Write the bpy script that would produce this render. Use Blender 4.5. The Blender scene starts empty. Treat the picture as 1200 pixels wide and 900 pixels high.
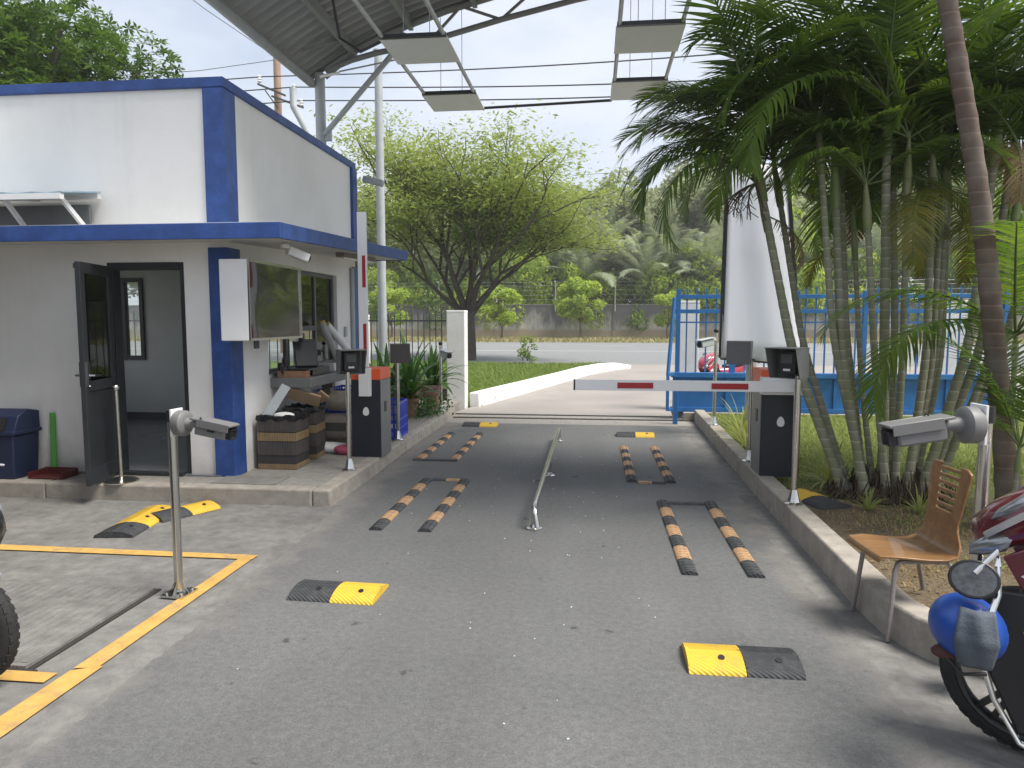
import bpy, bmesh, math, random
import numpy as np
from mathutils import Vector, Matrix, Euler
R = math.radians
random.seed(7); rng = np.random.default_rng(7)
S = bpy.context.scene
col = S.collection

# ---------------------------------------------------------------- camera
cam_d = bpy.data.cameras.new('camera'); cam = bpy.data.objects.new('camera', cam_d); col.objects.link(cam)
cam_d.sensor_width = 36; cam_d.lens = 36 * 840 / 1200; cam_d.clip_end = 1200; cam_d.clip_start = 0.05
cam.location = (0, 0, 1.65)
cam.rotation_euler = (R(90 - 5.10), 0, R(6.45))
S.camera = cam

# ---------------------------------------------------------------- world, sun, exposure
SUN_EL, SUN_AZ = 60, 106            # azimuth from +Y towards +X
W = bpy.data.worlds.new('World'); S.world = W; W.use_nodes = True
nt = W.node_tree; nt.nodes.clear()
out = nt.nodes.new('ShaderNodeOutputWorld'); bg = nt.nodes.new('ShaderNodeBackground')
sky = nt.nodes.new('ShaderNodeTexSky'); sky.sky_type = 'NISHITA'; sky.sun_disc = False
sky.sun_elevation = R(SUN_EL); sky.sun_rotation = R(SUN_AZ); sky.dust_density = 2.0; sky.air_density = 1.0
tc = nt.nodes.new('ShaderNodeTexCoord'); mp = nt.nodes.new('ShaderNodeMapping'); mp.inputs['Scale'].default_value = (1.0, 1.0, 2.2)
nz = nt.nodes.new('ShaderNodeTexNoise'); nz.inputs['Scale'].default_value = 2.3; nz.inputs['Detail'].default_value = 7; nz.inputs['Roughness'].default_value = .55
cr = nt.nodes.new('ShaderNodeValToRGB'); cr.color_ramp.elements[0].position = .28; cr.color_ramp.elements[1].position = .62
cr.color_ramp.elements[0].color = (.34, .34, .34, 1); cr.color_ramp.elements[1].color = (.95, .95, .95, 1)
mx = nt.nodes.new('ShaderNodeMix'); mx.data_type = 'RGBA'
mx.inputs['B'].default_value = (5.1, 5.4, 5.95, 1)
nt.links.new(tc.outputs['Generated'], mp.inputs[0]); nt.links.new(mp.outputs[0], nz.inputs[0])
nt.links.new(nz.outputs[0], cr.inputs[0]); nt.links.new(cr.outputs[0], mx.inputs['Factor'])
nt.links.new(sky.outputs[0], mx.inputs['A']); nt.links.new(mx.outputs['Result'], bg.inputs[0])
bg.inputs[1].default_value = 0.067
nt.links.new(bg.outputs[0], out.inputs[0])
sun_d = bpy.data.lights.new('sun', 'SUN'); sun_d.energy = 2.3; sun_d.angle = R(26); sun_d.color = (1, .95, .87)
sun = bpy.data.objects.new('sun', sun_d); col.objects.link(sun)
sd = Vector((math.sin(R(SUN_AZ)) * math.cos(R(SUN_EL)), math.cos(R(SUN_AZ)) * math.cos(R(SUN_EL)), math.sin(R(SUN_EL))))
sun.rotation_euler = (-sd).to_track_quat('-Z', 'Y').to_euler()
S.view_settings.view_transform = 'Standard'; S.view_settings.look = 'None'; S.view_settings.exposure = 1.43
S.view_settings.gamma = 1; S.view_settings.use_curve_mapping = False
S.render.engine = 'CYCLES'
S.cycles.max_bounces = 8; S.cycles.transparent_max_bounces = 16; S.cycles.use_denoising = True
S.cycles.sample_clamp_indirect = 6

# ---------------------------------------------------------------- materials
MAT = {}
def base_nodes(name):
    m = bpy.data.materials.new(name); m.use_nodes = True; n = m.node_tree
    return m, n, n.nodes['Principled BSDF']
def mat(name, c, rough=.6, var=.12, scale=4, bump=.0, bscale=60, metal=0, c2=None, spec=.5, f2=(.45, .65), s2=1.5, stretch=(1, 1, 1), coat=0):
    """colour with small uneven tone (var), an optional second colour in patches, fine relief"""
    if name in MAT: return MAT[name]
    m, n, b = base_nodes(name); L = n.links.new; N = n.nodes.new
    t = N('ShaderNodeTexCoord'); mpn = N('ShaderNodeMapping'); mpn.inputs['Scale'].default_value = stretch; L(t.outputs['Object'], mpn.inputs[0])
    nz = N('ShaderNodeTexNoise'); nz.inputs['Scale'].default_value = scale; nz.inputs['Detail'].default_value = 8; nz.inputs['Roughness'].default_value = .65
    L(mpn.outputs[0], nz.inputs[0])
    mr = N('ShaderNodeMapRange'); mr.inputs['From Min'].default_value = .3; mr.inputs['From Max'].default_value = .7
    mr.inputs['To Min'].default_value = 1 - var; mr.inputs['To Max'].default_value = 1 + var; L(nz.outputs[0], mr.inputs[0])
    mul = N('ShaderNodeMix'); mul.data_type = 'RGBA'; mul.blend_type = 'MULTIPLY'; mul.inputs['Factor'].default_value = 1
    mul.inputs['A'].default_value = (*c, 1)
    if c2 is not None:
        n2 = N('ShaderNodeTexNoise'); n2.inputs['Scale'].default_value = s2; n2.inputs['Detail'].default_value = 7; n2.inputs['Roughness'].default_value = .7
        L(mpn.outputs[0], n2.inputs[0])
        r2 = N('ShaderNodeMapRange'); r2.inputs['From Min'].default_value = f2[0]; r2.inputs['From Max'].default_value = f2[1]; L(n2.outputs[0], r2.inputs[0])
        mm = N('ShaderNodeMix'); mm.data_type = 'RGBA'; mm.inputs['A'].default_value = (*c, 1); mm.inputs['B'].default_value = (*c2, 1)
        L(r2.outputs[0], mm.inputs['Factor']); L(mm.outputs['Result'], mul.inputs['A'])
    L(mr.outputs[0], mul.inputs['B']); L(mul.outputs['Result'], b.inputs['Base Color'])
    b.inputs['Roughness'].default_value = rough; b.inputs['Metallic'].default_value = metal; b.inputs['Specular IOR Level'].default_value = spec
    b.inputs['Coat Weight'].default_value = coat
    if bump:
        nb = N('ShaderNodeTexNoise'); nb.inputs['Scale'].default_value = bscale; nb.inputs['Detail'].default_value = 5; L(mpn.outputs[0], nb.inputs[0])
        bp = N('ShaderNodeBump'); bp.inputs['Strength'].default_value = bump; bp.inputs['Distance'].default_value = .01; L(nb.outputs[0], bp.inputs['Height'])
        L(bp.outputs[0], b.inputs['Normal'])
    MAT[name] = m; return m
def leafmat(name, c1, c2, trans=.35, rough=.5):
    if name in MAT: return MAT[name]
    m, n, b = base_nodes(name); L = n.links.new; N = n.nodes.new
    g = N('ShaderNodeNewGeometry'); r = N('ShaderNodeMix'); r.data_type = 'RGBA'
    r.inputs['A'].default_value = (*c1, 1); r.inputs['B'].default_value = (*c2, 1); L(g.outputs['Random Per Island'], r.inputs['Factor'])
    t = N('ShaderNodeBsdfTranslucent'); hs = N('ShaderNodeHueSaturation'); hs.inputs['Value'].default_value = 1.6; hs.inputs['Saturation'].default_value = 1.1; hs.inputs['Hue'].default_value = .485
    L(r.outputs['Result'], hs.inputs['Color']); L(hs.outputs[0], t.inputs[0])
    L(r.outputs['Result'], b.inputs['Base Color']); b.inputs['Roughness'].default_value = rough; b.inputs['Specular IOR Level'].default_value = .35
    mix = N('ShaderNodeMixShader'); mix.inputs[0].default_value = trans
    L(b.outputs[0], mix.inputs[1]); L(t.outputs[0], mix.inputs[2]); L(mix.outputs[0], n.nodes['Material Output'].inputs[0])
    MAT[name] = m; return m
def glassmat(name, tint, ior=1.5, rough=.02, bump=0):
    if name in MAT: return MAT[name]
    m, n, b = base_nodes(name); L = n.links.new; N = n.nodes.new
    n.nodes.remove(b)
    tr = N('ShaderNodeBsdfTransparent'); tr.inputs[0].default_value = (*tint, 1)
    gl = N('ShaderNodeBsdfGlossy'); gl.inputs['Roughness'].default_value = rough
    fr = N('ShaderNodeFresnel'); fr.inputs[0].default_value = ior
    mix = N('ShaderNodeMixShader'); L(fr.outputs[0], mix.inputs[0]); L(tr.outputs[0], mix.inputs[1]); L(gl.outputs[0], mix.inputs[2])
    L(mix.outputs[0], n.nodes['Material Output'].inputs[0]); MAT[name] = m; return m

def asphalt_mat():
    m, n, b = base_nodes('asphalt'); L = n.links.new; N = n.nodes.new
    t = N('ShaderNodeTexCoord')
    def noise(s, d=6, r=.6, st=None):
        x = N('ShaderNodeTexNoise'); x.inputs['Scale'].default_value = s; x.inputs['Detail'].default_value = d; x.inputs['Roughness'].default_value = r
        if st:
            q = N('ShaderNodeMapping'); q.inputs['Scale'].default_value = st; L(t.outputs['Object'], q.inputs[0]); L(q.outputs[0], x.inputs[0])
        else: L(t.outputs['Object'], x.inputs[0])
        return x
    def rng_(x, a, c, d, e):
        y = N('ShaderNodeMapRange'); y.inputs[1].default_value = a; y.inputs[2].default_value = c; y.inputs[3].default_value = d; y.inputs[4].default_value = e; L(x, y.inputs[0]); return y.outputs[0]
    def mixc(f, a, c, mode='MIX'):
        y = N('ShaderNodeMix'); y.data_type = 'RGBA'; y.blend_type = mode
        for s, v in (('A', a), ('B', c)):
            if isinstance(v, tuple): y.inputs[s].default_value = (*v, 1)
            else: L(v, y.inputs[s])
        if isinstance(f, float): y.inputs['Factor'].default_value = f
        else: L(f, y.inputs['Factor'])
        return y.outputs['Result']
    big = rng_(noise(.7, 5).outputs[0], .35, .65, 0, 1)
    c = mixc(big, (.120, .123, .125), (.148, .149, .148))
    lanes = rng_(noise(1.6, 4, .5, (1, .12, 1)).outputs[0], .42, .7, 0, .55)
    c = mixc(lanes, c, (.105, .104, .101))
    fine = rng_(noise(95, 4, .85).outputs[0], .32, .68, .68, 1.32)
    c = mixc(1.0, c, fine, 'MULTIPLY')
    mid = rng_(noise(26, 3, .7).outputs[0], .3, .7, .84, 1.16)
    c = mixc(1.0, c, mid, 'MULTIPLY')
    sp = rng_(noise(48, 2, .6).outputs[0], .735, .76, 0, .7)       # pale grit
    c = mixc(sp, c, (.3, .29, .27))
    sp2 = rng_(noise(4.2, 6, .62).outputs[0], .655, .70, 0, .75)      # oil drops
    c = mixc(sp2, c, (.03, .03, .03))
    # dusty edge: towards both gutters the asphalt is covered with pale silt
    sx = N('ShaderNodeSeparateXYZ'); L(t.outputs['Object'], sx.inputs[0])
    ad = N('ShaderNodeMath'); ad.operation = 'ADD'; ad.inputs[1].default_value = .42; L(sx.outputs[0], ad.inputs[0])
    ab = N('ShaderNodeMath'); ab.operation = 'ABSOLUTE'; L(ad.outputs[0], ab.inputs[0])
    nn = N('ShaderNodeMath'); nn.operation = 'MULTIPLY_ADD'; nn.inputs[1].default_value = .9; L(noise(3.5, 8, .7).outputs[0], nn.inputs[0]); L(ab.outputs[0], nn.inputs[2])
    e = rng_(nn.outputs[0], 2.0, 2.36, 0, .9)
    c = mixc(e, c, (.225, .21, .19))
    L(c, b.inputs['Base Color']); b.inputs['Roughness'].default_value = .8; b.inputs['Specular IOR Level'].default_value = .3
    bp = N('ShaderNodeBump'); bp.inputs['Strength'].default_value = .55; bp.inputs['Distance'].default_value = .006
    L(noise(150, 4, .8).outputs[0], bp.inputs['Height']); L(bp.outputs[0], b.inputs['Normal'])
    return m
def soil_mat():
    m, n, b = base_nodes('garden_soil'); L = n.links.new; N = n.nodes.new
    t = N('ShaderNodeTexCoord')
    a = N('ShaderNodeTexNoise'); a.inputs['Scale'].default_value = 1.1; a.inputs['Detail'].default_value = 8; a.inputs['Roughness'].default_value = .7; L(t.outputs['Object'], a.inputs[0])
    f = N('ShaderNodeTexNoise'); f.inputs['Scale'].default_value = 45; f.inputs['Detail'].default_value = 6; f.inputs['Roughness'].default_value = .8; L(t.outputs['Object'], f.inputs[0])
    cr = N('ShaderNodeValToRGB'); e = cr.color_ramp.elements
    e[0].position = .3; e[0].color = (.05, .036, .024, 1); e[1].position = .72; e[1].color = (.27, .22, .12, 1)
    x = e.new(.5); x.color = (.13, .095, .058, 1)
    L(f.outputs[0], cr.inputs[0])
    cg = N('ShaderNodeValToRGB'); g = cg.color_ramp.elements
    g[0].position = .3; g[0].color = (.05, .09, .018, 1); g[1].position = .75; g[1].color = (.24, .28, .07, 1); L(f.outputs[0], cg.inputs[0])
    s = N('ShaderNodeSeparateXYZ'); L(t.outputs['Object'], s.inputs[0])
    ma = N('ShaderNodeMath'); ma.operation = 'MULTIPLY_ADD'; ma.inputs[1].default_value = 2.2; L(a.outputs[0], ma.inputs[0]); L(s.outputs[1], ma.inputs[2])
    r = N('ShaderNodeMapRange'); r.inputs[1].default_value = 7.2; r.inputs[2].default_value = 8.2; L(ma.outputs[0], r.inputs[0])
    mx = N('ShaderNodeMix'); mx.data_type = 'RGBA'; L(r.outputs[0], mx.inputs['Factor']); L(cr.outputs[0], mx.inputs['A']); L(cg.outputs[0], mx.inputs['B'])
    L(mx.outputs['Result'], b.inputs['Base Color']); b.inputs['Roughness'].default_value = .95
    bp = N('ShaderNodeBump'); bp.inputs['Strength'].default_value = .8; bp.inputs['Distance'].default_value = .02; L(f.outputs[0], bp.inputs['Height']); L(bp.outputs[0], b.inputs['Normal'])
    return m
def wall_far_mat():
    m, n, b = base_nodes('stained_wall'); L = n.links.new; N = n.nodes.new
    t = N('ShaderNodeTexCoord'); mp = N('ShaderNodeMapping'); mp.inputs['Scale'].default_value = (1, 1, .35); L(t.outputs['Object'], mp.inputs[0])
    a = N('ShaderNodeTexNoise'); a.inputs['Scale'].default_value = .9; a.inputs['Detail'].default_value = 9; a.inputs['Roughness'].default_value = .72; L(mp.outputs[0], a.inputs[0])
    s = N('ShaderNodeSeparateXYZ'); L(t.outputs['Object'], s.inputs[0])
    # black algae runs hang from the top; a tan band near the ground
    ma = N('ShaderNodeMath'); ma.operation = 'MULTIPLY_ADD'; ma.inputs[1].default_value = .16; L(s.outputs[2], ma.inputs[0]); L(a.outputs[0], ma.inputs[2])
    cr = N('ShaderNodeValToRGB'); e = cr.color_ramp.elements; e[0].position = .55; e[0].color = (.50, .48, .45, 1); e[1].position = .84; e[1].color = (.13, .13, .135, 1)
    L(ma.outputs[0], cr.inputs[0])
    mb = N('ShaderNodeMath'); mb.operation = 'MULTIPLY_ADD'; mb.inputs[1].default_value = .8; L(a.outputs[0], mb.inputs[0]); L(s.outputs[2], mb.inputs[2])
    r = N('ShaderNodeMapRange'); r.inputs[1].default_value = 1.1; r.inputs[2].default_value = 1.35; r.inputs[3].default_value = 1; r.inputs[4].default_value = 0; L(mb.outputs[0], r.inputs[0])
    mx = N('ShaderNodeMix'); mx.data_type = 'RGBA'; mx.inputs['B'].default_value = (.30, .25, .19, 1); L(cr.outputs[0], mx.inputs['A']); L(r.outputs[0], mx.inputs['Factor'])
    L(mx.outputs['Result'], b.inputs['Base Color']); b.inputs['Roughness'].default_value = .9
    return m
def ring_mat(name, ca, cb, freq):
    """palm stem: pale bark with leaf-scar rings along local z"""
    m, n, b = base_nodes(name); L = n.links.new; N = n.nodes.new
    t = N('ShaderNodeTexCoord'); w = N('ShaderNodeTexWave'); w.wave_type = 'BANDS'; w.bands_direction = 'Z'; w.wave_profile = 'SAW'
    w.inputs['Scale'].default_value = freq; w.inputs['Distortion'].default_value = .8; w.inputs['Detail'].default_value = 2; L(t.outputs['Object'], w.inputs[0])
    cr = N('ShaderNodeValToRGB'); e = cr.color_ramp.elements; e[0].position = 0; e[0].color = (*[v * .8 for v in ca], 1); e[1].position = 1; e[1].color = (*[v * 1.8 for v in ca], 1)
    x = e.new(.86); x.color = (*ca, 1); L(w.outputs[0], cr.inputs[0])
    nz = N('ShaderNodeTexNoise'); nz.inputs['Scale'].default_value = 5; nz.inputs['Detail'].default_value = 6; L(t.outputs['Object'], nz.inputs[0])
    r = N('ShaderNodeMapRange'); r.inputs[1].default_value = .42; r.inputs[2].default_value = .62; L(nz.outputs[0], r.inputs[0])
    mx = N('ShaderNodeMix'); mx.data_type = 'RGBA'; mx.inputs['B'].default_value = (*cb, 1); L(cr.outputs[0], mx.inputs['A']); L(r.outputs[0], mx.inputs['Factor'])
    mu = N('ShaderNodeMath'); mu.operation = 'MULTIPLY'; mu.inputs[1].default_value = .6; L(r.outputs[0], mu.inputs[0]); L(mu.outputs[0], mx.inputs['Factor'])
    L(mx.outputs['Result'], b.inputs['Base Color']); b.inputs['Roughness'].default_value = .8
    bp = N('ShaderNodeBump'); bp.inputs['Strength'].default_value = .15; bp.inputs['Distance'].default_value = .005; L(nz.outputs[0], bp.inputs['Height']); L(bp.outputs[0], b.inputs['Normal'])
    MAT[name] = m; return m
def rib_mat(name, c, worn):
    m, n, b = base_nodes(name); L = n.links.new; N = n.nodes.new
    t = N('ShaderNodeTexCoord'); w = N('ShaderNodeTexWave'); w.wave_type = 'BANDS'; w.bands_direction = 'DIAGONAL'; w.inputs['Scale'].default_value = 22; L(t.outputs['Object'], w.inputs[0])
    nz = N('ShaderNodeTexNoise'); nz.inputs['Scale'].default_value = 14; nz.inputs['Detail'].default_value = 8; nz.inputs['Roughness'].default_value = .75; L(t.outputs['Object'], nz.inputs[0])
    r = N('ShaderNodeMapRange'); r.inputs[1].default_value = .5; r.inputs[2].default_value = .7; r.inputs[4].default_value = .75; L(nz.outputs[0], r.inputs[0])
    mx = N('ShaderNodeMix'); mx.data_type = 'RGBA'; mx.inputs['A'].default_value = (*c, 1); mx.inputs['B'].default_value = (*worn, 1); L(r.outputs[0], mx.inputs['Factor'])
    L(mx.outputs['Result'], b.inputs['Base Color']); b.inputs['Roughness'].default_value = .7
    bp = N('ShaderNodeBump'); bp.inputs['Strength'].default_value = .5; bp.inputs['Distance'].default_value = .006; L(w.outputs[0], bp.inputs['Height']); L(bp.outputs[0], b.inputs['Normal'])
    MAT[name] = m; return m

def plaster_mat():
    """white painted render: hand-trowelled relief, faint rain runs, patch repairs, splash dirt at the foot"""
    m, n, b = base_nodes('white_plaster'); L = n.links.new; N = n.nodes.new
    t = N('ShaderNodeTexCoord')
    def noise(s, d, st):
        q = N('ShaderNodeMapping'); q.inputs['Scale'].default_value = st; L(t.outputs['Object'], q.inputs[0]); x = N('ShaderNodeTexNoise'); x.inputs['Scale'].default_value = s; x.inputs['Detail'].default_value = d; x.inputs['Roughness'].default_value = .65; L(q.outputs[0], x.inputs[0]); return x.outputs[0]
    def rg(x, a, c, d, e):
        y = N('ShaderNodeMapRange'); y.inputs[1].default_value = a; y.inputs[2].default_value = c; y.inputs[3].default_value = d; y.inputs[4].default_value = e; L(x, y.inputs[0]); return y.outputs[0]
    def mixc(f, a, c):
        y = N('ShaderNodeMix'); y.data_type = 'RGBA'
        for s, v in (('A', a), ('B', c)):
            if isinstance(v, tuple): y.inputs[s].default_value = (*v, 1)
            else: L(v, y.inputs[s])
        L(f, y.inputs['Factor']); return y.outputs['Result']
    c = mixc(rg(noise(.9, 6, (1, 1, 1)), .42, .62, 0, 1), (.84, .83, .81), (.78, .77, .745))
    c = mixc(rg(noise(2.2, 7, (2.6, 2.6, .22)), .55, .78, 0, .25), c, (.58, .56, .52))
    c = mixc(rg(noise(7, 5, (1, 1, .6)), .68, .74, 0, .35), c, (.60, .58, .54))
    s = N('ShaderNodeSeparateXYZ'); L(t.outputs['Object'], s.inputs[0])
    ma = N('ShaderNodeMath'); ma.operation = 'MULTIPLY_ADD'; ma.inputs[1].default_value = -.55; L(noise(4, 6, (1, 1, 1)), ma.inputs[0]); L(s.outputs[2], ma.inputs[2])
    c = mixc(rg(ma.outputs[0], -.25, .08, .6, 0), c, (.40, .37, .32))
    L(c, b.inputs['Base Color']); b.inputs['Roughness'].default_value = .8; b.inputs['Specular IOR Level'].default_value = .3
    bp = N('ShaderNodeBump'); bp.inputs['Strength'].default_value = .22; bp.inputs['Distance'].default_value = .01; L(noise(9, 8, (1, 1, 1)), bp.inputs['Height']); L(bp.outputs[0], b.inputs['Normal'])
    MAT['white_plaster'] = m; return m
ASPH = asphalt_mat(); SOIL = soil_mat(); WALLF = wall_far_mat()
CONC = mat('concrete', (.185, .18, .172), .85, .26, 9, .5, 80, c2=(.115, .111, .106), s2=1.3, f2=(.44, .72))
CONC_L = mat('concrete_light', (.25, .235, .212), .85, .2, 12, .3, 70, c2=(.23, .21, .185), s2=1.4, f2=(.46, .72))
CONC_P = mat('concrete_pink', (.29, .265, .245), .85, .12, 2, .2, 60, c2=(.24, .22, .205), s2=.5)
KERB = mat('kerb_concrete', (.33, .30, .26), .9, .2, 9, .35, 70, c2=(.22, .19, .165), s2=2.2, f2=(.5, .75))
ROADF = mat('road_far', (.20, .205, .21), .8, .08, 1.5, .1, 60)
WHITE = plaster_mat()
WHITE_D = mat('white_plaster_dirty', (.74, .74, .72), .8, .1, 3, .15, 35, c2=(.5, .49, .46), s2=1.2, f2=(.55, .8))
BLUE = mat('blue_paint', (.020, .062, .235), .5, .18, 6, .12, 40, c2=(.028, .08, .29), s2=3)
SOFFIT = mat('soffit_white', (.66, .66, .63), .8, .08, 3)
BLACKM = mat('black_metal', (.022, .026, .03), .4, .2, 5)
STEEL = mat('stainless', (.62, .61, .58), .22, .08, 12, metal=1)
GALV = mat('galvanised', (.42, .43, .44), .42, .15, 6, metal=.6, c2=(.3, .31, .32), s2=4)
GREYP = mat('grey_paint', (.40, .43, .44), .5, .1, 5)
GREYD = mat('grey_dark_paint', (.15, .155, .155), .5, .12, 6)
CAMG = mat('camera_grey', (.16, .16, .16), .5, .06, 10)
WHITEM = mat('white_metal', (.78, .78, .78), .4, .03, 4)
CHROME = mat('chrome', (.8, .8, .8), .08, .03, 8, metal=1)
YEL = mat('yellow_paint', (.52, .315, .085), .8, .2, 9, .3, 90, c2=(.27, .2, .12), s2=7, f2=(.54, .70))
RUB_Y = rib_mat('rubber_yellow', (.70, .45, .04), (.42, .29, .09)); RUB_K = rib_mat('rubber_black', (.04, .043, .047), (.10, .10, .10))
RUB_O = rib_mat('rubber_orange', (.47, .285, .15), (.20, .155, .115))
BLACK = mat('black_plastic', (.015, .015, .017), .45, .15, 8)
TYRE = mat('tyre', (.018, .018, .018), .8, .2, 20, .3, 90)
NAVY = mat('navy_cabinet', (.010, .015, .026), .38, .1, 5)
CABG = mat('cabinet_grey', (.16, .165, .17), .45, .06, 5)
ORANGE = mat('orange_cap', (.72, .10, .025), .45, .06, 5)
RED = mat('red_reflector', (.36, .015, .02), .35, .08, 8)
GATEB = mat('gate_blue', (.022, .14, .40), .45, .12, 5, c2=(.03, .18, .46), s2=3)
WOOD = mat('chair_wood', (.21, .105, .038), .38, .16, 3, stretch=(1, 9, 9), c2=(.29, .155, .06), s2=2, coat=.3)
RUSTG = mat('leg_metal', (.30, .27, .26), .4, .2, 9, metal=.5)
MAROON = mat('maroon_paint', (.11, .006, .014), .22, .05, 5, coat=.8)
BLUEH = mat('helmet_blue', (.014, .065, .32), .35, .05, 4)
CLOTHG = mat('grey_cloth', (.085, .10, .12), .9, .15, 15, .3, 90)
BARK = mat('bark', (.10, .085, .068), .9, .3, 4, .6, 18)
BARKB = mat('bark_brown', (.16, .115, .08), .9, .2, 4, .3, 18)
POTB = mat('pot_brown', (.27, .16, .09), .7, .2, 6)
CRATE = mat('blue_crate', (.02, .06, .52), .4, .1, 6)
CARD = mat('cardboard', (.36, .25, .15), .85, .12, 6)
BAGK = mat('black_bag', (.012, .012, .013), .25, .2, 12, .9, 16)
BEIGE = mat('beige_paint', (.42, .36, .29), .55, .15, 6, c2=(.28, .24, .19), s2=4)
ROOFM = mat('roof_sheet', (.27, .275, .275), .5, .12, 2, metal=.2)
SKYB = mat('awning_blue', (.30, .42, .50), .4, .12, 4)
PAPER = mat('white_print', (.75, .75, .73), .7, .05, 10)
BIN = mat('bin_blue', (.012, .02, .06), .45, .1, 5)  # blue darkened in the colour itself to stand in for deep shade
GREENP = mat('green_plastic', (.06, .30, .03), .45, .05, 5)
REDP = mat('red_plastic', (.10, .015, .015), .5, .05, 5)  # dustpan red, likewise darkened to put the shade into its colour
PINK = mat('pink_cloth', (.40, .07, .12), .8, .2, 12, .5, 20)
GLASS = glassmat('window_glass', (.85, .88, .87)); GLASSD = glassmat('window_glass_dark', (.70, .73, .73), 1.7)
SCREEN = mat('screen_glass', (.012, .013, .013), .07, .3, 1.5, .05, 3.5, spec=1.0, coat=1)
LENS = mat('lamp_lens', (.30, .31, .32), .10, .35, 16, metal=.6)
TILE = mat('floor_tile', (.17, .175, .18), .25, .1, 3)
ROOMW = mat('room_wall', (.60, .62, .60), .8, .06, 3)

# ---------------------------------------------------------------- mesh builder
class MB:
    def __init__(s): s.v = []; s.f = []; s.mi = []
    def add(s, vs, fs, m=0):
        o = len(s.v); s.v += [tuple(p) for p in vs]; s.f += [tuple(i + o for i in q) for q in fs]; s.mi += [m] * len(fs); return s
    def box(s, c, d, rot=None, m=0, taper=None):
        hx, hy, hz = d[0] / 2, d[1] / 2, d[2] / 2; tx = ty = 1
        if taper: tx, ty = taper
        p = [(-hx, -hy, -hz), (hx, -hy, -hz), (hx, hy, -hz), (-hx, hy, -hz), (-hx * tx, -hy * ty, hz), (hx * tx, -hy * ty, hz), (hx * tx, hy * ty, hz), (-hx * tx, hy * ty, hz)]
        p = [Vector(q) for q in p]
        if rot is not None:
            M = rot if isinstance(rot, Matrix) else Euler(rot).to_matrix()
            p = [M @ q for q in p]
        c = Vector(c); return s.add([q + c for q in p], [(0, 3, 2, 1), (4, 5, 6, 7), (0, 1, 5, 4), (1, 2, 6, 5), (2, 3, 7, 6), (3, 0, 4, 7)], m)
    def span(s, a, b, m=0):
        return s.box([(a[i] + b[i]) / 2 for i in range(3)], [abs(b[i] - a[i]) for i in range(3)], m=m)
    def bar(s, a, b, w, h=None, m=0):
        """square bar from a to b"""
        a, b = Vector(a), Vector(b); d = b - a; h = h or w
        q = d.to_track_quat('Z', 'Y').to_matrix()
        return s.box((a + b) / 2, (w, h, d.length), q, m)
    def tube(s, path, r, n=10, m=0, cap=True):
        P = [Vector(p) for p in path]; k = len(P); rr = r if isinstance(r, (list, tuple)) else [r] * k
        up = None; rings = []
        for i in range(k):
            d = (P[min(i + 1, k - 1)] - P[max(i - 1, 0)]).normalized()
            if up is None: up = Vector((0, 0, 1)) if abs(d.z) < .9 else Vector((1, 0, 0))
            x = d.cross(up).normalized(); y = x.cross(d).normalized(); up = y
            rings.append([P[i] + (x * math.cos(2 * math.pi * j / n) + y * math.sin(2 * math.pi * j / n)) * rr[i] for j in range(n)])
        vs = [q for g in rings for q in g]
        fs = [(i * n + j, i * n + (j + 1) % n, (i + 1) * n + (j + 1) % n, (i + 1) * n + j) for i in range(k - 1) for j in range(n)]
        if cap: fs += [tuple(range(n - 1, -1, -1)), tuple((k - 1) * n + j for j in range(n))]
        return s.add(vs, fs, m)
    def lathe(s, prof, c=(0, 0, 0), n=20, rot=None, m=0):
        vs = []
        for r, z in prof:
            for j in range(n):
                a = 2 * math.pi * j / n; vs.append(Vector((r * math.cos(a), r * math.sin(a), z)))
        if rot is not None:
            M = rot if isinstance(rot, Matrix) else Euler(rot).to_matrix(); vs = [M @ v for v in vs]
        vs = [v + Vector(c) for v in vs]; k = len(prof)
        fs = [(i * n + j, i * n + (j + 1) % n, (i + 1) * n + (j + 1) % n, (i + 1) * n + j) for i in range(k - 1) for j in range(n)]
        fs += [tuple(range(n - 1, -1, -1)), tuple((k - 1) * n + j for j in range(n))]
        return s.add(vs, fs, m)
    def ball(s, c, r, sc=(1, 1, 1), n=16, k=10, rot=None, m=0):
        prof = [(max(r * math.sin(math.pi * i / k), 1e-4), -r * math.cos(math.pi * i / k)) for i in range(k + 1)]
        t = MB().lathe(prof, n=n); vs = [Vector((p[0] * sc[0], p[1] * sc[1], p[2] * sc[2])) for p in t.v]
        if rot is not None: M = Euler(rot).to_matrix(); vs = [M @ v for v in vs]
        return s.add([v + Vector(c) for v in vs], t.f, m)
    def prism(s, poly, fn, depth, m=0):
        """poly 2D, fn(u,v,w)->3D, w runs from depth[0] to depth[1]"""
        k = len(poly); vs = [fn(u, v, depth[0]) for u, v in poly] + [fn(u, v, depth[1]) for u, v in poly]
        fs = [tuple(range(k - 1, -1, -1)), tuple(range(k, 2 * k))] + [(i, (i + 1) % k, k + (i + 1) % k, k + i) for i in range(k)]
        return s.add(vs, fs, m)
    def mesh(s, name, mats, smooth=None):
        me = bpy.data.meshes.new(name); me.from_pydata(s.v, [], s.f)
        for m in (mats if isinstance(mats, (list, tuple)) else [mats]): me.materials.append(m)
        if any(s.mi): me.polygons.foreach_set('material_index', s.mi)
        bm = bmesh.new(); bm.from_mesh(me); bmesh.ops.recalc_face_normals(bm, faces=bm.faces); bm.to_mesh(me); bm.free()
        if smooth is not None:
            me.polygons.foreach_set('use_smooth', [True] * len(me.polygons)); me.set_sharp_from_angle(angle=R(smooth))
        me.update(); return me
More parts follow.
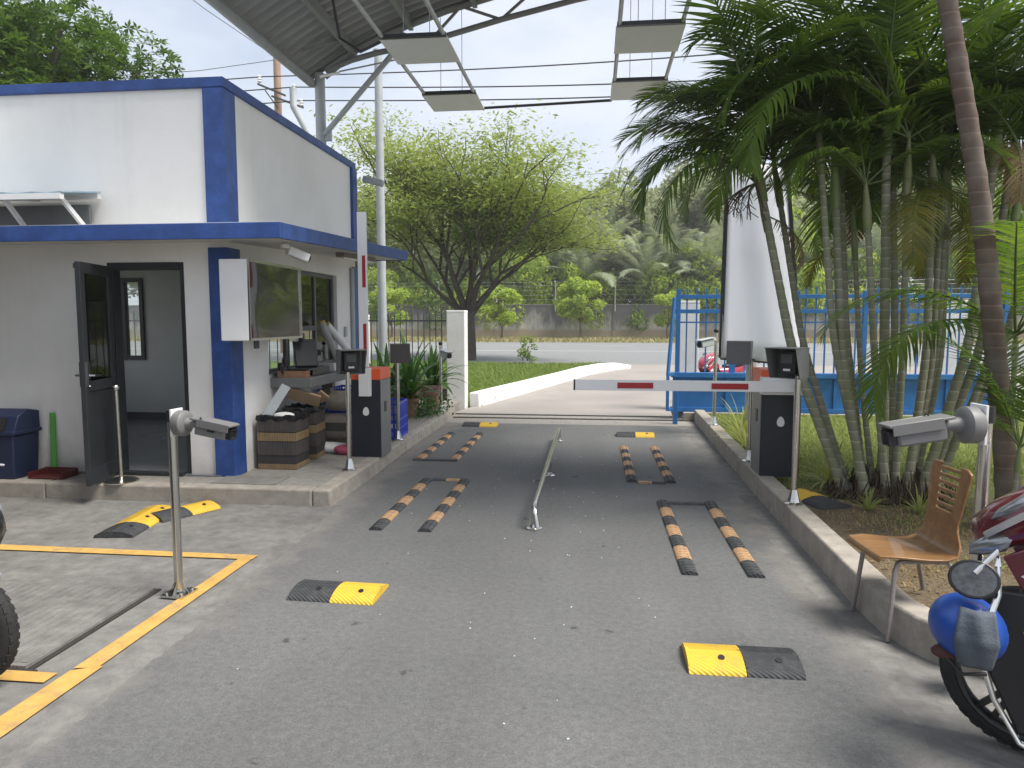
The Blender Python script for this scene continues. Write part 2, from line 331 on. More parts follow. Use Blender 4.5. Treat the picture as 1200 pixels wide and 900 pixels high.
    def build(s, name, mats, parent=None, bevel=0, smooth=35, kind=None, loc=None, rz=0):
        o = bpy.data.objects.new(name, s.mesh(name, mats, smooth)); col.objects.link(o)
        if parent: o.parent = parent
        if loc: o.location = loc
        if rz: o.rotation_euler = (0, 0, rz)
        if bevel:
            b = o.modifiers.new('bevel', 'BEVEL'); b.width = bevel; b.segments = 2; b.limit_method = 'ANGLE'; b.angle_limit = R(40)
        if kind: o['kind'] = kind
        return o
def tag(o, label=None, cat=None, group=None, kind=None):
    if label: o['label'] = label
    if cat: o['category'] = cat
    if group: o['group'] = group
    if kind: o['kind'] = kind
    return o
def thing(name, label, cat, loc=(0, 0, 0), rz=0, group=None):
    o = bpy.data.objects.new(name, None); col.objects.link(o); o.location = loc; o.rotation_euler = (0, 0, rz); o.empty_display_size = .1
    return tag(o, label, cat, group)
def inst(name, me, parent=None, loc=(0, 0, 0), rot=(0, 0, 0), sc=1):
    o = bpy.data.objects.new(name, me); col.objects.link(o); o.parent = parent; o.location = loc; o.rotation_euler = rot
    o.scale = (sc, sc, sc) if not isinstance(sc, tuple) else sc
    return o
CH = {}
def copy_tree(o, parent=None, kids=None):
    kids = kids if kids is not None else KIDS()
    c = o.copy(); col.objects.link(c); c.parent = parent
    for k in kids.get(o.name, []): copy_tree(k, c, kids)
    return c
def KIDS():
    d = {}
    for o in bpy.data.objects:
        if o.parent: d.setdefault(o.parent.name, []).append(o)
    return d
def quads_mesh(name, V, F, m):
    me = bpy.data.meshes.new(name); V = np.asarray(V, dtype=np.float32).reshape(-1, 3); F = np.asarray(F, dtype=np.int32); k = F.shape[1]
    me.vertices.add(len(V)); me.vertices.foreach_set('co', V.ravel())
    me.loops.add(F.size); me.loops.foreach_set('vertex_index', F.ravel())
    me.polygons.add(len(F)); me.polygons.foreach_set('loop_start', np.arange(len(F), dtype=np.int32) * k); me.polygons.foreach_set('loop_total', np.full(len(F), k, dtype=np.int32))
    me.update(calc_edges=True); me.materials.append(m); return me
def leaf_mesh(name, C, size, m, aspect=.45, up=.6, r=None):
    """one diamond leaf per centre, facing roughly up"""
    C = np.asarray(C); n = len(C); g = r or rng
    nrm = g.normal(size=(n, 3)); nrm[:, 2] = np.abs(nrm[:, 2]) + up; nrm /= np.linalg.norm(nrm, axis=1)[:, None]
    a = np.cross(nrm, g.normal(size=(n, 3))); a /= np.linalg.norm(a, axis=1)[:, None]; b = np.cross(nrm, a)
    s = (size * (.6 + .8 * g.random(n)))[:, None]
    V = np.stack([C - a * s * .5, C + b * s * aspect * .5 + nrm * s * .04, C + a * s * .5, C - b * s * aspect * .5 + nrm * s * .04], 1)
    return quads_mesh(name, V, np.arange(4 * n).reshape(n, 4), m)

# ================================================================ SETTING
def sheet(name, poly, z, m):
    mb = MB().add([(x, y, z) for x, y in poly], [tuple(range(len(poly)))])
    return mb.build(name, m, kind='structure', smooth=None)
EARTH = mat('earth', (.17, .17, .09), .95, .25, .8, .3, 30, c2=(.22, .18, .11), s2=.4)
sheet('ground', [(-150, -40), (150, -40), (150, 150), (-150, 150)], -.06, EARTH)
sheet('concrete_apron', [(-14, -10), (12, -10), (12, 12.6), (-14, 12.6)], -.008, CONC)
def wob(x, y0, y1, n, a, sgn=1):
    r = random.Random(int(abs(x) * 1000)); return [(x + a * (r.random() - .5), y0 + (y1 - y0) * i / n) for i in range(n + 1)]
lp = [(np.interp(y, (-8, 0, 4, 7, 9, 11.3), (-2.0, -2.04, -2.13, -2.27, -2.31, -2.33)) + .03 * (random.random() - .5), y) for y in np.linspace(-8, 11.3, 420)]
rp = [(np.interp(y, (-8, 2.6, 5.5, 8.5, 11.3), (1.28, 1.31, 1.36, 1.34, 1.36)) + .03 * (random.random() - .5) + .02 * math.sin(y * 2.1), y) for y in np.linspace(-8, 11.3, 420)]
sheet('asphalt_lane', [(-2.0, -9)] + lp + rp[::-1] + [(1.28, -9)], 0, ASPH)
sheet('track_strip', [(-2.9, 11.32), (7, 11.32), (7, 12.62), (-2.9, 12.62)], -.003, CONC_L)
mb = MB()
for y in (11.92, 12.36): mb.span((-2.6, y - .035, -.02), (6.9, y + .035, .012))
mb.build('gate_rail', mat('dark_rail', (.06, .055, .05), .6, .3, 8), kind='structure', smooth=None)
sheet('driveway', [(-2.5, 12.62), (12, 12.62), (14, 27.2), (1.3, 27.2), (.9, 25.6), (-.4, 21.6), (-1.66, 16.3)], -.012, CONC_P)
sheet('road', [(-149, 26.3), (149, 26.3), (149, 54.0), (-149, 54.0)], -.03, ROADF)
mb = MB()
mb.span((-60, 39.1, -.026), (60, 39.35, -.0255))
for i in range(-10, 12): mb.span((i * 6, 47.2, -.026), (i * 6 + 2.6, 47.4, -.0255))
mb.build('lane_line', mat('lane_white', (.5, .5, .5), .7, .2, 3), kind='structure', smooth=None)
sheet('verge', [(-149, 54.0), (149, 54.0), (149, 63.4), (-149, 63.4)], -.02, mat('dry_verge', (.26, .25, .10), .95, .25, 2, .2, 20, c2=(.30, .25, .15), s2=.5))
sheet('lawn', [(-30, 13.3), (-2.42, 13.3), (-1.75, 16.3), (-.5, 21.5), (.3, 24.6), (-2, 26.0), (-6, 27.6), (-30, 27.6)], -.005, mat('lawn_soil', (.10, .15, .035), .95, .25, 3, .2, 30))

# yellow floor lines
mb = MB()
mb.add([(-5.2, 4.60, 0), (-2.33, 4.60, 0), (-2.33, 4.69, 0), (-5.2, 4.72, 0)], [(0, 1, 2, 3)])
mb.add([(-2.44, 3.02, .0004), (-2.33, 3.04, .0004), (-2.335, 4.595, .0004), (-2.43, 4.595, .0004)], [(0, 1, 2, 3)])
mb.add([(-2.47, 1.2, 0), (-2.33, 1.2, 0), (-2.315, 3.06, 0), (-2.44, 3.0, 0)], [(0, 1, 2, 3)])
mb.add([(-5.2, 2.88, 0), (-2.48, 2.88, 0), (-2.48, 2.97, 0), (-5.2, 2.97, 0)], [(0, 1, 2, 3)])
mb.build('yellow_line', YEL, kind='structure', smooth=None).location = (0, 0, .001)
# ribbed concrete slab inside the yellow box with an open joint round it
g = MB()
g.span((-5.3, 2.99, -.05), (-2.66, 4.0, .014))
for i in range(46): g.span((-5.28 + i * .057, 3.02, .014), (-5.28 + i * .057 + .042, 3.97, .0165))
g.build('ramp_slab', CONC, kind='structure', smooth=None)
g = MB(); g.span((-2.658, 2.97, -.02), (-2.628, 4.0, .0005)); g.span((-5.3, 4.001, -.02), (-2.628, 4.018, .0005)); g.span((-3.2, 2.965, -.02), (-2.6, 2.989, .0006))
g.build('slab_joint', mat('joint_dark', (.03, .028, .025), .95), kind='structure', smooth=None)

# raised platform of the booth, with its kerb stones
g = MB(); g.span((-9, 6.2, -.05), (-2.48, 13.2, .14)); g.build('pavement', CONC_L, kind='structure', bevel=.012, smooth=None)
pk = thing('platform_kerb', None, None); pk['kind'] = 'structure'
ys = [6.04, 7.3, 8.6, 9.9, 11.3, 12.2]
kx = [(-2.30, -2.30), (-2.30, -2.34), (-2.34, -2.34), (-2.34, -2.33), (-2.33, -2.36)]
for i in range(5):
    xa, xb = kx[i]; a, b = ys[i] + .004, ys[i + 1] - .004
    vs = [(-2.48, a, -.04), (xa, a, -.04), (xb, b, -.04), (-2.48, b, -.04)]
    vs += [(-2.48, a, .142), (xa - .02, a, .14), (xb - .02, b, .14), (-2.48, b, .142)]
    MB().add(vs, [(0, 3, 2, 1), (4, 5, 6, 7), (0, 1, 5, 4), (1, 2, 6, 5), (2, 3, 7, 6), (3, 0, 4, 7)]).build('kerb_stone', KERB, pk, bevel=.018, smooth=None)
for i in range(5):
    a = -9 + i * 1.31; MB().span((a + .004, 6.04, -.04), (a + 1.306 if i < 4 else -2.484, 6.196, .141)).build('kerb_stone', KERB, pk, bevel=.016, smooth=None)
g = MB(); g.box((-3.2, 6.35, .144), (.62, .34, .012)); g.build('access_cover', mat('cover_metal', (.2, .19, .175), .7, .2, 8, .3, 50), kind='structure', bevel=.003, smooth=None)

# right kerb, sweeping round at its near end
kr = thing('garden_kerb', None, None); kr['kind'] = 'structure'
kp = [(1.66, 12.0), (1.63, 10.6), (1.59, 9.2), (1.56, 7.75), (1.54, 6.3), (1.53, 5.2), (1.525, 4.2), (1.54, 3.88), (1.60, 3.66), (1.70, 3.50), (1.86, 3.38), (2.5, 3.18), (4.0, 2.95), (6.0, 2.8)]
def offs(p, d):
    q = []
    for i in range(len(p)):
        a, b = Vector(p[max(i - 1, 0)]), Vector(p[min(i + 1, len(p) - 1)]); t = (b - a).normalized(); q.append((p[i][0] - t.y * d, p[i][1] + t.x * d))
    return q
ko = offs(kp, .165)
groups = [(0, 1), (1, 2), (2, 3), (3, 4), (4, 5), (5, 6), (6, 11), (11, 12), (12, 13)]
for a, b in groups:
    g = MB(); n = b - a + 1; vs = []
    for i in range(a, b + 1):
        vs += [(kp[i][0], kp[i][1], -.03), (kp[i][0] + .008, kp[i][1], .18), (ko[i][0], ko[i][1], .18), (ko[i][0], ko[i][1], -.03)]
    fs = []
    for i in range(n - 1):
        o = i * 4
        fs += [(o + j, o + (j + 1) % 4, o + 4 + (j + 1) % 4, o + 4 + j) for j in range(4)]
    fs += [(3, 2, 1, 0), tuple((n - 1) * 4 + j for j in range(4))]
    o = g.add(vs, fs).build('kerb_stone', KERB, kr, bevel=.014, smooth=50)
gp = [(x + .01, y) for x, y in ko]
nx, ny = 60, 70; V = []; gz = np.random.default_rng(3)
# garden bed: soil a little below the kerb top
poly = gp[::1] + [(9, 2.8), (9, 12.0)]
mb = MB().add([(x, y, .098) for x, y in poly], [tuple(range(len(poly)))]); mb.build('garden_bed', SOIL, kind='structure', smooth=None)
MB().span((1.5, 12.0, -.05), (9, 12.1, .12)).build('bed_edge', KERB, kind='structure', smooth=None)
# white kerb wall beside the driveway
wk = [(-2.36, 13.55), (-2.0, 15.0), (-1.62, 16.5), (-1.0, 19.0), (-.42, 21.4), (.15, 23.2), (.62, 24.3), (1.15, 25.1)]
wo = offs(wk, -.2)
hz = [.26, .26, .26, .26, .27, .26, .22, .10]
vs = []
for i in range(len(wk)): vs += [(wk[i][0], wk[i][1], -.05), (wk[i][0], wk[i][1], hz[i]), (wo[i][0], wo[i][1], hz[i]), (wo[i][0], wo[i][1], -.05)]
fs = [(i * 4 + j, i * 4 + (j + 1) % 4, i * 4 + 4 + (j + 1) % 4, i * 4 + 4 + j) for i in range(len(wk) - 1) for j in range(4)] + [(3, 2, 1, 0), tuple((len(wk) - 1) * 4 + j for j in range(4))]
tag(MB().add(vs, fs).build('white_kerb', WHITE_D, bevel=.02, smooth=40), 'low white painted kerb wall curving along the driveway past the lawn', 'kerb')

# ================================================================ GUARD BOOTH
B = thing('guard_booth', 'white guard booth with blue trim, open dark door and flat blue-edged canopy', 'building', (-3.43, 6.5, .14))
bx, by, bz = -3.43, 6.5, .14
def bspan(mb, a, b, m=0): return mb.span((a[0] - bx, a[1] - by, a[2] - bz), (b[0] - bx, b[1] - by, b[2] - bz), m)
Yb, Zt, T = 10.15, 3.79, .12
w = MB()   # front wall round the door
bspan(w, (-7.7, 6.5, .14), (-4.66, 6.62, Zt)); bspan(w, (-3.88, 6.5, .14), (-3.43, 6.62, Zt)); bspan(w, (-4.66, 6.5, 2.2), (-3.88, 6.62, Zt))
w.build('front_wall', WHITE, B, smooth=None)
w = MB()   # right wall round the service window
wy0, wy1, wz0, wz1 = 7.28, 9.38, 1.07, 2.24
bspan(w, (-3.55, 6.62, .14), (-3.43, wy0, Zt)); bspan(w, (-3.55, wy1, .14), (-3.43, Yb, Zt)); bspan(w, (-3.55, wy0, .14), (-3.43, wy1, wz0)); bspan(w, (-3.55, wy0, wz1), (-3.43, wy1, Zt))
w.build('side_wall', WHITE, B, smooth=None)
w = MB(); iy = Yb - .12
bspan(w, (-7.7, iy, .14), (-7.12, Yb, Zt)); bspan(w, (-6.64, iy, .14), (-5.35, Yb, Zt)); bspan(w, (-3.8, iy, .14), (-3.55, Yb, Zt)); bspan(w, (-5.35, iy, .14), (-3.8, Yb, .8)); bspan(w, (-5.35, iy, 2.5), (-3.8, Yb, Zt)); bspan(w, (-7.12, iy, .14), (-6.64, Yb, 1.06)); bspan(w, (-7.12, iy, 2.27), (-6.64, Yb, Zt)); bspan(w, (-7.7, 6.62, .14), (-7.6, 7.1, Zt)); bspan(w, (-7.7, 9.7, .14), (-7.6, iy, Zt)); bspan(w, (-7.7, 7.1, .14), (-7.6, 9.7, .9)); bspan(w, (-7.7, 7.1, 2.4), (-7.6, 9.7, Zt))  # left side and wide rear openings are added to light the room
w.build('rear_wall', ROOMW, B, smooth=None)
w = MB(); bspan(w, (-7.6, 6.62, Zt - .2), (-3.55, iy, Zt - .06)); w.build('roof_slab', WHITE, B, smooth=None)
w = MB(); bspan(w, (-7.6, 6.62, 2.75), (-3.55, iy, 2.8)); w.build('room_ceiling', ROOMW, B, smooth=None)
w = MB(); bspan(w, (-7.6, 6.45, .141), (-3.56, iy, .155)); w.build('room_floor', TILE, B, smooth=None)
w = MB(); bspan(w, (-7.6, iy - .02, .155), (-3.56, iy - .001, .27)); w.build('skirting', mat('skirting_dark', (.08, .085, .09), .4), B, smooth=None)
w = MB()   # blue parapet cap, a ring
bspan(w, (-7.74, 6.46, Zt), (-3.405, 6.64, 3.88)); bspan(w, (-3.57, 6.64, Zt), (-3.405, Yb + .04, 3.88)); bspan(w, (-7.74, Yb - .14, Zt), (-3.57, Yb + .04, 3.88))
w.build('parapet_cap', BLUE, B, bevel=.006, smooth=None)
w = MB(); bspan(w, (-3.615, 6.466, .14), (-3.412, 6.70, 2.33)); bspan(w, (-3.615, 6.466, 2.52), (-3.412, 6.70, Zt - .002)); w.build('pilaster', BLUE, B, bevel=.006, smooth=None)
w = MB(); bspan(w, (-3.5, 10.0, .14), (-3.388, Yb + .035, 2.40)); bspan(w, (-3.5, 10.0, 2.66), (-3.388, Yb + .035, Zt - .002)); w.build('pilaster', BLUE, B, bevel=.006, smooth=None)
def slab(x0, y0, x1, y1, z0, z1, m, name, bev=0):
    w = MB(); bspan(w, (x0, y0, z0), (x1, y1, z1))
    w.v = [(p[0], p[1], p[2] + max(0, (p[1] + by - 6.0)) * .036) for p in w.v]
    return w.build(name, m, B, bevel=bev, smooth=None)
slab(-9, 6.04, -2.73, 6.498, 2.365, 2.50, SOFFIT, 'canopy_slab'); slab(-3.428, 6.5, -2.73, 10.27, 2.365, 2.50, SOFFIT, 'canopy_slab')
slab(-9, 6.0, -2.69, 6.038, 2.355, 2.492, BLUE, 'canopy_fascia', .004); slab(-2.728, 6.04, -2.69, 10.3, 2.355, 2.492, BLUE, 'canopy_fascia', .004); slab(-3.428, 10.272, -2.73, 10.3, 2.355, 2.492, BLUE, 'canopy_fascia', .004)
# door: dark frame round the opening and a half-glazed leaf swung out
w = MB(); bspan(w, (-4.66, 6.49, .155), (-4.60, 6.6, 2.2)); bspan(w, (-3.93, 6.51, .155), (-3.88, 6.6, 2.2)); bspan(w, (-4.60, 6.49, 2.13), (-3.93, 6.6, 2.2)); w.build('door_frame', BLACKM, B, bevel=.004, smooth=None)
w = MB(); bspan(w, (-4.6, 6.42, .155), (-3.93, 6.5, .175)); w.build('door_sill', BLACKM, B, smooth=None)
D = MB(); Lw, Dh = .66, 1.99
D.span((0, -.022, 0), (.09, .022, Dh)); D.span((Lw - .09, -.022, 0), (Lw, .022, Dh)); D.span((.09, -.022, Dh - .10), (Lw - .09, .022, Dh)); D.span((.09, -.022, 0), (Lw - .09, .022, .14)); D.span((.09, -.022, .84), (Lw - .09, .022, .93)); D.span((.09, -.01, .14), (Lw - .09, .01, .84))
dl = D.build('door', BLACKM, B, bevel=.005, smooth=None, loc=(-4.625 - bx, 6.47 - by, .03), rz=R(-76))
MB().span((.09, -.004, .93), (Lw - .09, .004, Dh - .10)).build('door_pane', GLASS, dl, smooth=None)
h = MB().box((Lw - .05, -.03, 1.0), (.035, .02, .22)); h.tube([(Lw - .05, -.04, .99), (Lw - .05, -.075, .99), (Lw - .17, -.08, .99)], .011, 8); h.box((Lw - .05, .03, 1.0), (.035, .02, .22)); h.tube([(Lw - .05, .04, .99), (Lw - .05, .075, .99), (Lw - .17, .08, .99)], .011, 8)
h.build('handle', CHROME, dl)
h = MB(); h.bar((.12, -.04, Dh - .05), (.55, -.06, Dh - .03), .04); h.build('door_closer', BLACKM, dl, smooth=None)
# service window
fr = MB(); x0, x1 = -3.53, -3.475
for a, b in (((x0, wy0, wz0), (x1, wy0 + .05, wz1)), ((x0, wy1 - .05, wz0), (x1, wy1, wz1)), ((x0, wy0 + .05, wz1 - .05), (x1, wy1 - .05, wz1)), ((x0, wy0 + .05, wz0), (x1, wy1 - .05, wz0 + .05))): bspan(fr, a, b)
for y in (7.85, 8.25, 8.72): bspan(fr, (x0 + .004, y, wz0 + .05), (x1 - .004, y + .05, wz1 - .05))
bspan(fr, (x0 + .008, 8.30, 1.52), (x1 - .008, 8.72, 1.58))
wn = fr.build('service_window', mat('frame_grey', (.10, .105, .11), .4, .1, 8), B, bevel=.004, smooth=None)
for a, b in ((8.30, 8.72), (8.77, 9.33)):
    p = MB(); bspan(p, (-3.505, a, 1.58 if a < 8.5 else wz0 + .05), (-3.499, b, wz1 - .05)); p.build('pane', GLASSD, wn, smooth=None)
p = MB(); bspan(p, (-3.505, 7.33, 1.6), (-3.499, 8.25, wz1 - .05)); p.build('pane', GLASSD, wn, smooth=None)
# rear window seen through the open door
fr = MB(); x0, x1, z0, z1 = -7.12, -6.64, 1.06, 2.27; ya, yb2 = iy - .03, iy + .06
for a, b in (((x0, ya, z0), (x0 + .06, yb2, z1)), ((x1 - .06, ya, z0), (x1, yb2, z1)), ((x0 + .06, ya, z1 - .06), (x1 - .06, yb2, z1)), ((x0 + .06, ya, z0), (x1 - .06, yb2, z0 + .06)), ((-6.98, ya + .005, z0 + .06), (-6.92, yb2 - .005, z1 - .06))): bspan(fr, a, b)
wn = fr.build('rear_window', BLACKM, B, bevel=.004, smooth=None)
p = MB(); bspan(p, (x0 + .06, iy + .02, z0 + .06), (x1 - .06, iy + .026, z1 - .06)); p.build('pane', GLASS, wn, smooth=None)
fr = MB(); x0, x1, z0, z1 = -5.35, -3.8, .8, 2.5  # second, wide rear window, out of sight, added to brighten the room
for a, b in (((x0, ya, z0), (x0 + .06, yb2, z1)), ((x1 - .06, ya, z0), (x1, yb2, z1)), ((x0 + .06, ya, z1 - .06), (x1 - .06, yb2, z1)), ((x0 + .06, ya, z0), (x1 - .06, yb2, z0 + .06)), ((-4.48, ya + .005, z0 + .06), (-4.42, yb2 - .005, z1 - .06))): bspan(fr, a, b)
wn = fr.build('rear_window', BLACKM, B, bevel=.004, smooth=None)
p = MB(); bspan(p, (x0 + .06, iy + .02, z0 + .06), (x1 - .06, iy + .026, z1 - .06)); p.build('pane', GLASS, wn, smooth=None)
# counter shelf under the window
w = MB(); bspan(w, (-3.428, 7.30, .93), (-2.98, 9.45, 1.035)); w.build('counter_shelf', GREYD, B, bevel=.006, smooth=None)
w = MB(); bspan(w, (-3.50, 7.30, 1.07), (-3.40, 9.36, 1.085)); w.build('window_sill', GREYD, B, smooth=None)
w = MB(); bspan(w, (-3.425, 6.95, 1.36), (-3.40, 7.02, 1.46)); w.build('socket_box', mat('socket_grey', (.10, .11, .14), .5), B, smooth=None)
w = MB(); bspan(w, (-3.427, 9.62, 1.42), (-3.405, 9.70, 1.56)); w.build('switch_plate', GREYP, B, bevel=.003, smooth=None)
w = MB(); w.tube([(-3.40 - bx, 9.93 - by, .1 - bz + .04), (-3.40 - bx, 9.93 - by, 2.38 - bz)], .03, 10); w.build('downpipe', GREYP, B)

# awning of pale blue sheet on white brackets, on the canopy
A = thing('sheet_awning', 'pale blue sheet awning on white brackets above the booth canopy', 'awning', (-5.6, 6.3, 2.5))
g = MB()
n = 24
vs = []; fs = []
for i in range(n + 1):
    x = -2.5 + 3.44 * i / n; z = .006 * math.cos(i * math.pi)
    vs += [(x, -.36, .275 + z), (x, .16, .36 + z)]
for i in range(n): fs.append((2 * i, 2 * i + 2, 2 * i + 3, 2 * i + 1))
o = g.add(vs, fs).build('awning_sheet', SKYB, A, smooth=None); o.modifiers.new('thick', 'SOLIDIFY').thickness = .012
g = MB(); g.bar((-2.5, -.34, .24), (.93, -.34, .24), .05); g.bar((-2.5, .15, .32), (.93, .15, .32), .05)
for x in (-2.2, -.9, .3): g.bar((x, -.31, .245), (x, .15, .30), .04)
g.build('awning_rail', WHITEM, A, smooth=None)
for x in (-2.2, -.9, .3, .9):
    MB().bar((x, -.02, .0), (x - .03 if x < .8 else x - .07, -.22, .24), .035).build('bracket', WHITEM, A, smooth=None)
MB().box((-.8, .12, .12), (3.3, .03, .23)).build('back_panel', GREYD, A, smooth=None)

# unseen shed added at the left; its stepped roof shades the booth's lower wall
sh = thing('added_shade_shed', 'unseen low shed added left of the booth to shade its wall', 'shed', (-5.0, 3, 0))
MB().span((-5.5, -7, 2.55), (.25, 2.1, 2.6)).build('shade_roof', ROOFM, sh, smooth=None)
MB().span((-5.5, 2.1, 2.40), (-.42, 2.92, 2.45)).build('shade_roof', ROOFM, sh, smooth=None)
MB().span((.255, -7, 2.55), (1.7, .1, 2.6)).build('shade_roof', ROOFM, sh, smooth=None)
MB().span((-1.1, -7, 0), (-1.0, 3.2, 2.395)).build('shade_wall', GREYD, sh, smooth=None)
MB().span((-.99, -1.9, 0), (.2, -1.8, 2.545)).build('shade_wall', GREYD, sh, smooth=None)
for y in (-4.8, -2.2): MB().tube([(.1, y, 0), (.1, y, 2.55)], .04, 10).build('shade_roof_post', GREYP, sh)
# cabinet with glossy display on the side wall
dc = thing('display_cabinet', 'white wall cabinet with glossy dark display facing the lane', 'display', (-3.24, 6.8, 1.83))
MB().box((0, 0, 0), (.27, 1.17, .74)).build('casing', WHITEM, dc, bevel=.008, smooth=None)
g = MB(); n = 28; vs = []; fs = []
for i in range(n + 1):
    for j in range(17):
        y = -.57 + 1.14 * i / n; z = -.35 + .70 * j / 16
        vs.append((.137 + .0012 * math.sin(y * 5 + 1.3) * math.sin(z * 4) + .0012 * math.sin(z * 11 + y * 4), y, z))
for i in range(n):
    for j in range(16): fs.append((i * 17 + j, (i + 1) * 17 + j, (i + 1) * 17 + j + 1, i * 17 + j + 1))
g.add(vs, fs).build('screen', SCREEN, dc, smooth=180)
g = MB()
for a, b in (((.134, -.585, -.37), (.15, .585, -.348)), ((.134, -.585, .348), (.15, .585, .37)), ((.134, .57, -.348), (.15, .585, .348)), ((.134, -.585, -.348), (.15, -.57, .348))): g.span(a, b)
g.build('bezel', STEEL, dc, smooth=None)

# soffit bullet camera and soffit tube light
sc_ = thing('bullet_camera', 'small white bullet camera hanging under the booth canopy above the display', 'camera', (-2.92, 6.62, 2.33))
MB().lathe([(.045, 0), (.045, .03), (.03, .045)], (0, 0, 0), 12).build('mount', WHITEM, sc_)
MB().box((.08, .10, -.05), (.09, .22, .085), (R(-18), 0, R(-40))).build('body', WHITEM, sc_, bevel=.012)
MB().lathe([(.036, 0), (.036, .01)], (.15, .185, -.085), 12, rot=(R(-108), 0, R(-40))).build('lens', BLACK, sc_)
tl = thing('tube_light', 'unlit tube lamp in a brown batten under the booth canopy', 'lamp', (-2.98, 8.9, 2.44))
MB().box((0, 0, 0), (.10, 1.25, .05), (R(2), 0, 0)).build('batten', mat('batten_brown', (.20, .17, .14), .5), tl, smooth=None)
MB().tube([(.02, -.58, -.055), (.02, .58, -.015)], .016, 8).build('tube', WHITEM, tl)

# ---- things on the counter
pr = thing('ticket_printer', 'black ticket printer with its tilted lid on the booth counter', 'printer', (-3.2, 7.75, 1.037))
MB().span((-.16, -.32, .0), (.16, .28, .085)).build('base', BLACK, pr, bevel=.008)
g = MB(); g.box((-.02, .0, .24), (.24, .06, .33), (R(-24), 0, R(35))); g.build('tilted_lid', BLACK, pr, bevel=.01)
MB().box((-.02, -.08, .42), (.05, .05, .10)).build('latch', BLACK, pr, bevel=.004)
MB().box((-.09, -.08, .42), (.05, .045, .09)).build('paper_roll', WHITEM, pr, bevel=.004)
tr = thing('wooden_tray', 'shallow reddish wooden tray at the near end of the counter', 'tray', (-3.2, 7.42, 1.037))
mw = mat('tray_wood', (.24, .12, .07), .6, .2, 8)
MB().span((-.16, -.09, 0), (.16, .09, .012)).build('bottom', mw, tr, smooth=None)
for a, b in (((-.16, -.09, .012), (.16, -.075, .07)), ((-.16, .075, .012), (.16, .09, .07)), ((-.16, -.075, .012), (-.145, .075, .07)), ((.145, -.075, .012), (.16, .075, .07))): MB().span(a, b).build('side', mw, tr, smooth=None)
for i, (y, x, hh) in enumerate(((7.42, -3.36, .14), (7.58, -3.38, .2), (7.36, -3.3, .10))):
    o = MB().lathe([(.03, 0), (.036, hh * .5), (.036, hh * .8), (.02, hh)], (0, 0, 0), 12).build('jar', BLACK, loc=(x, y, 1.05)); tag(o, 'small dark jar behind the wooden tray on the counter', 'jar', 'dark jars on the counter')
for i, (p0, p1, lab) in enumerate((((-3.08, 8.55, 1.04), (-3.36, 8.62, 1.62), 'grey rolled tube leaning left against the window glass'), ((-3.02, 9.05, 1.04), (-3.36, 8.80, 1.60), 'pale rolled tube with yellowed end leaning right against the window'))):
    o = thing('rolled_tube', lab, 'tube', p0, group='rolled tubes leaning on the window'); d = [p1[k] - p0[k] for k in range(3)]
    MB().tube([(0, 0, .03), d], .045, 12).build('paper', mat('tube_grey', (.33, .33, .32), .6) if i == 0 else PAPER, o)
    q = Vector(d); MB().tube([q * .97, q * 1.01], .047, 12).build('end_cap', mat('cap_yellow', (.4, .28, .06), .6), o)
o = MB().span((-.13, -.16, 0), (.13, .16, .13)).build('parcel', CARD, loc=(-3.14, 9.1, 1.037), bevel=.006); tag(o, 'flat brown carton at the far end of the counter', 'carton')
o = MB().span((-.1, -.12, 0), (.1, .12, .10)).build('plastic_box', mat('clear_plastic', (.5, .5, .48), .2), loc=(-3.16, 8.35, 1.037), bevel=.01); tag(o, 'pale plastic box behind the ticket printer on the counter', 'box')

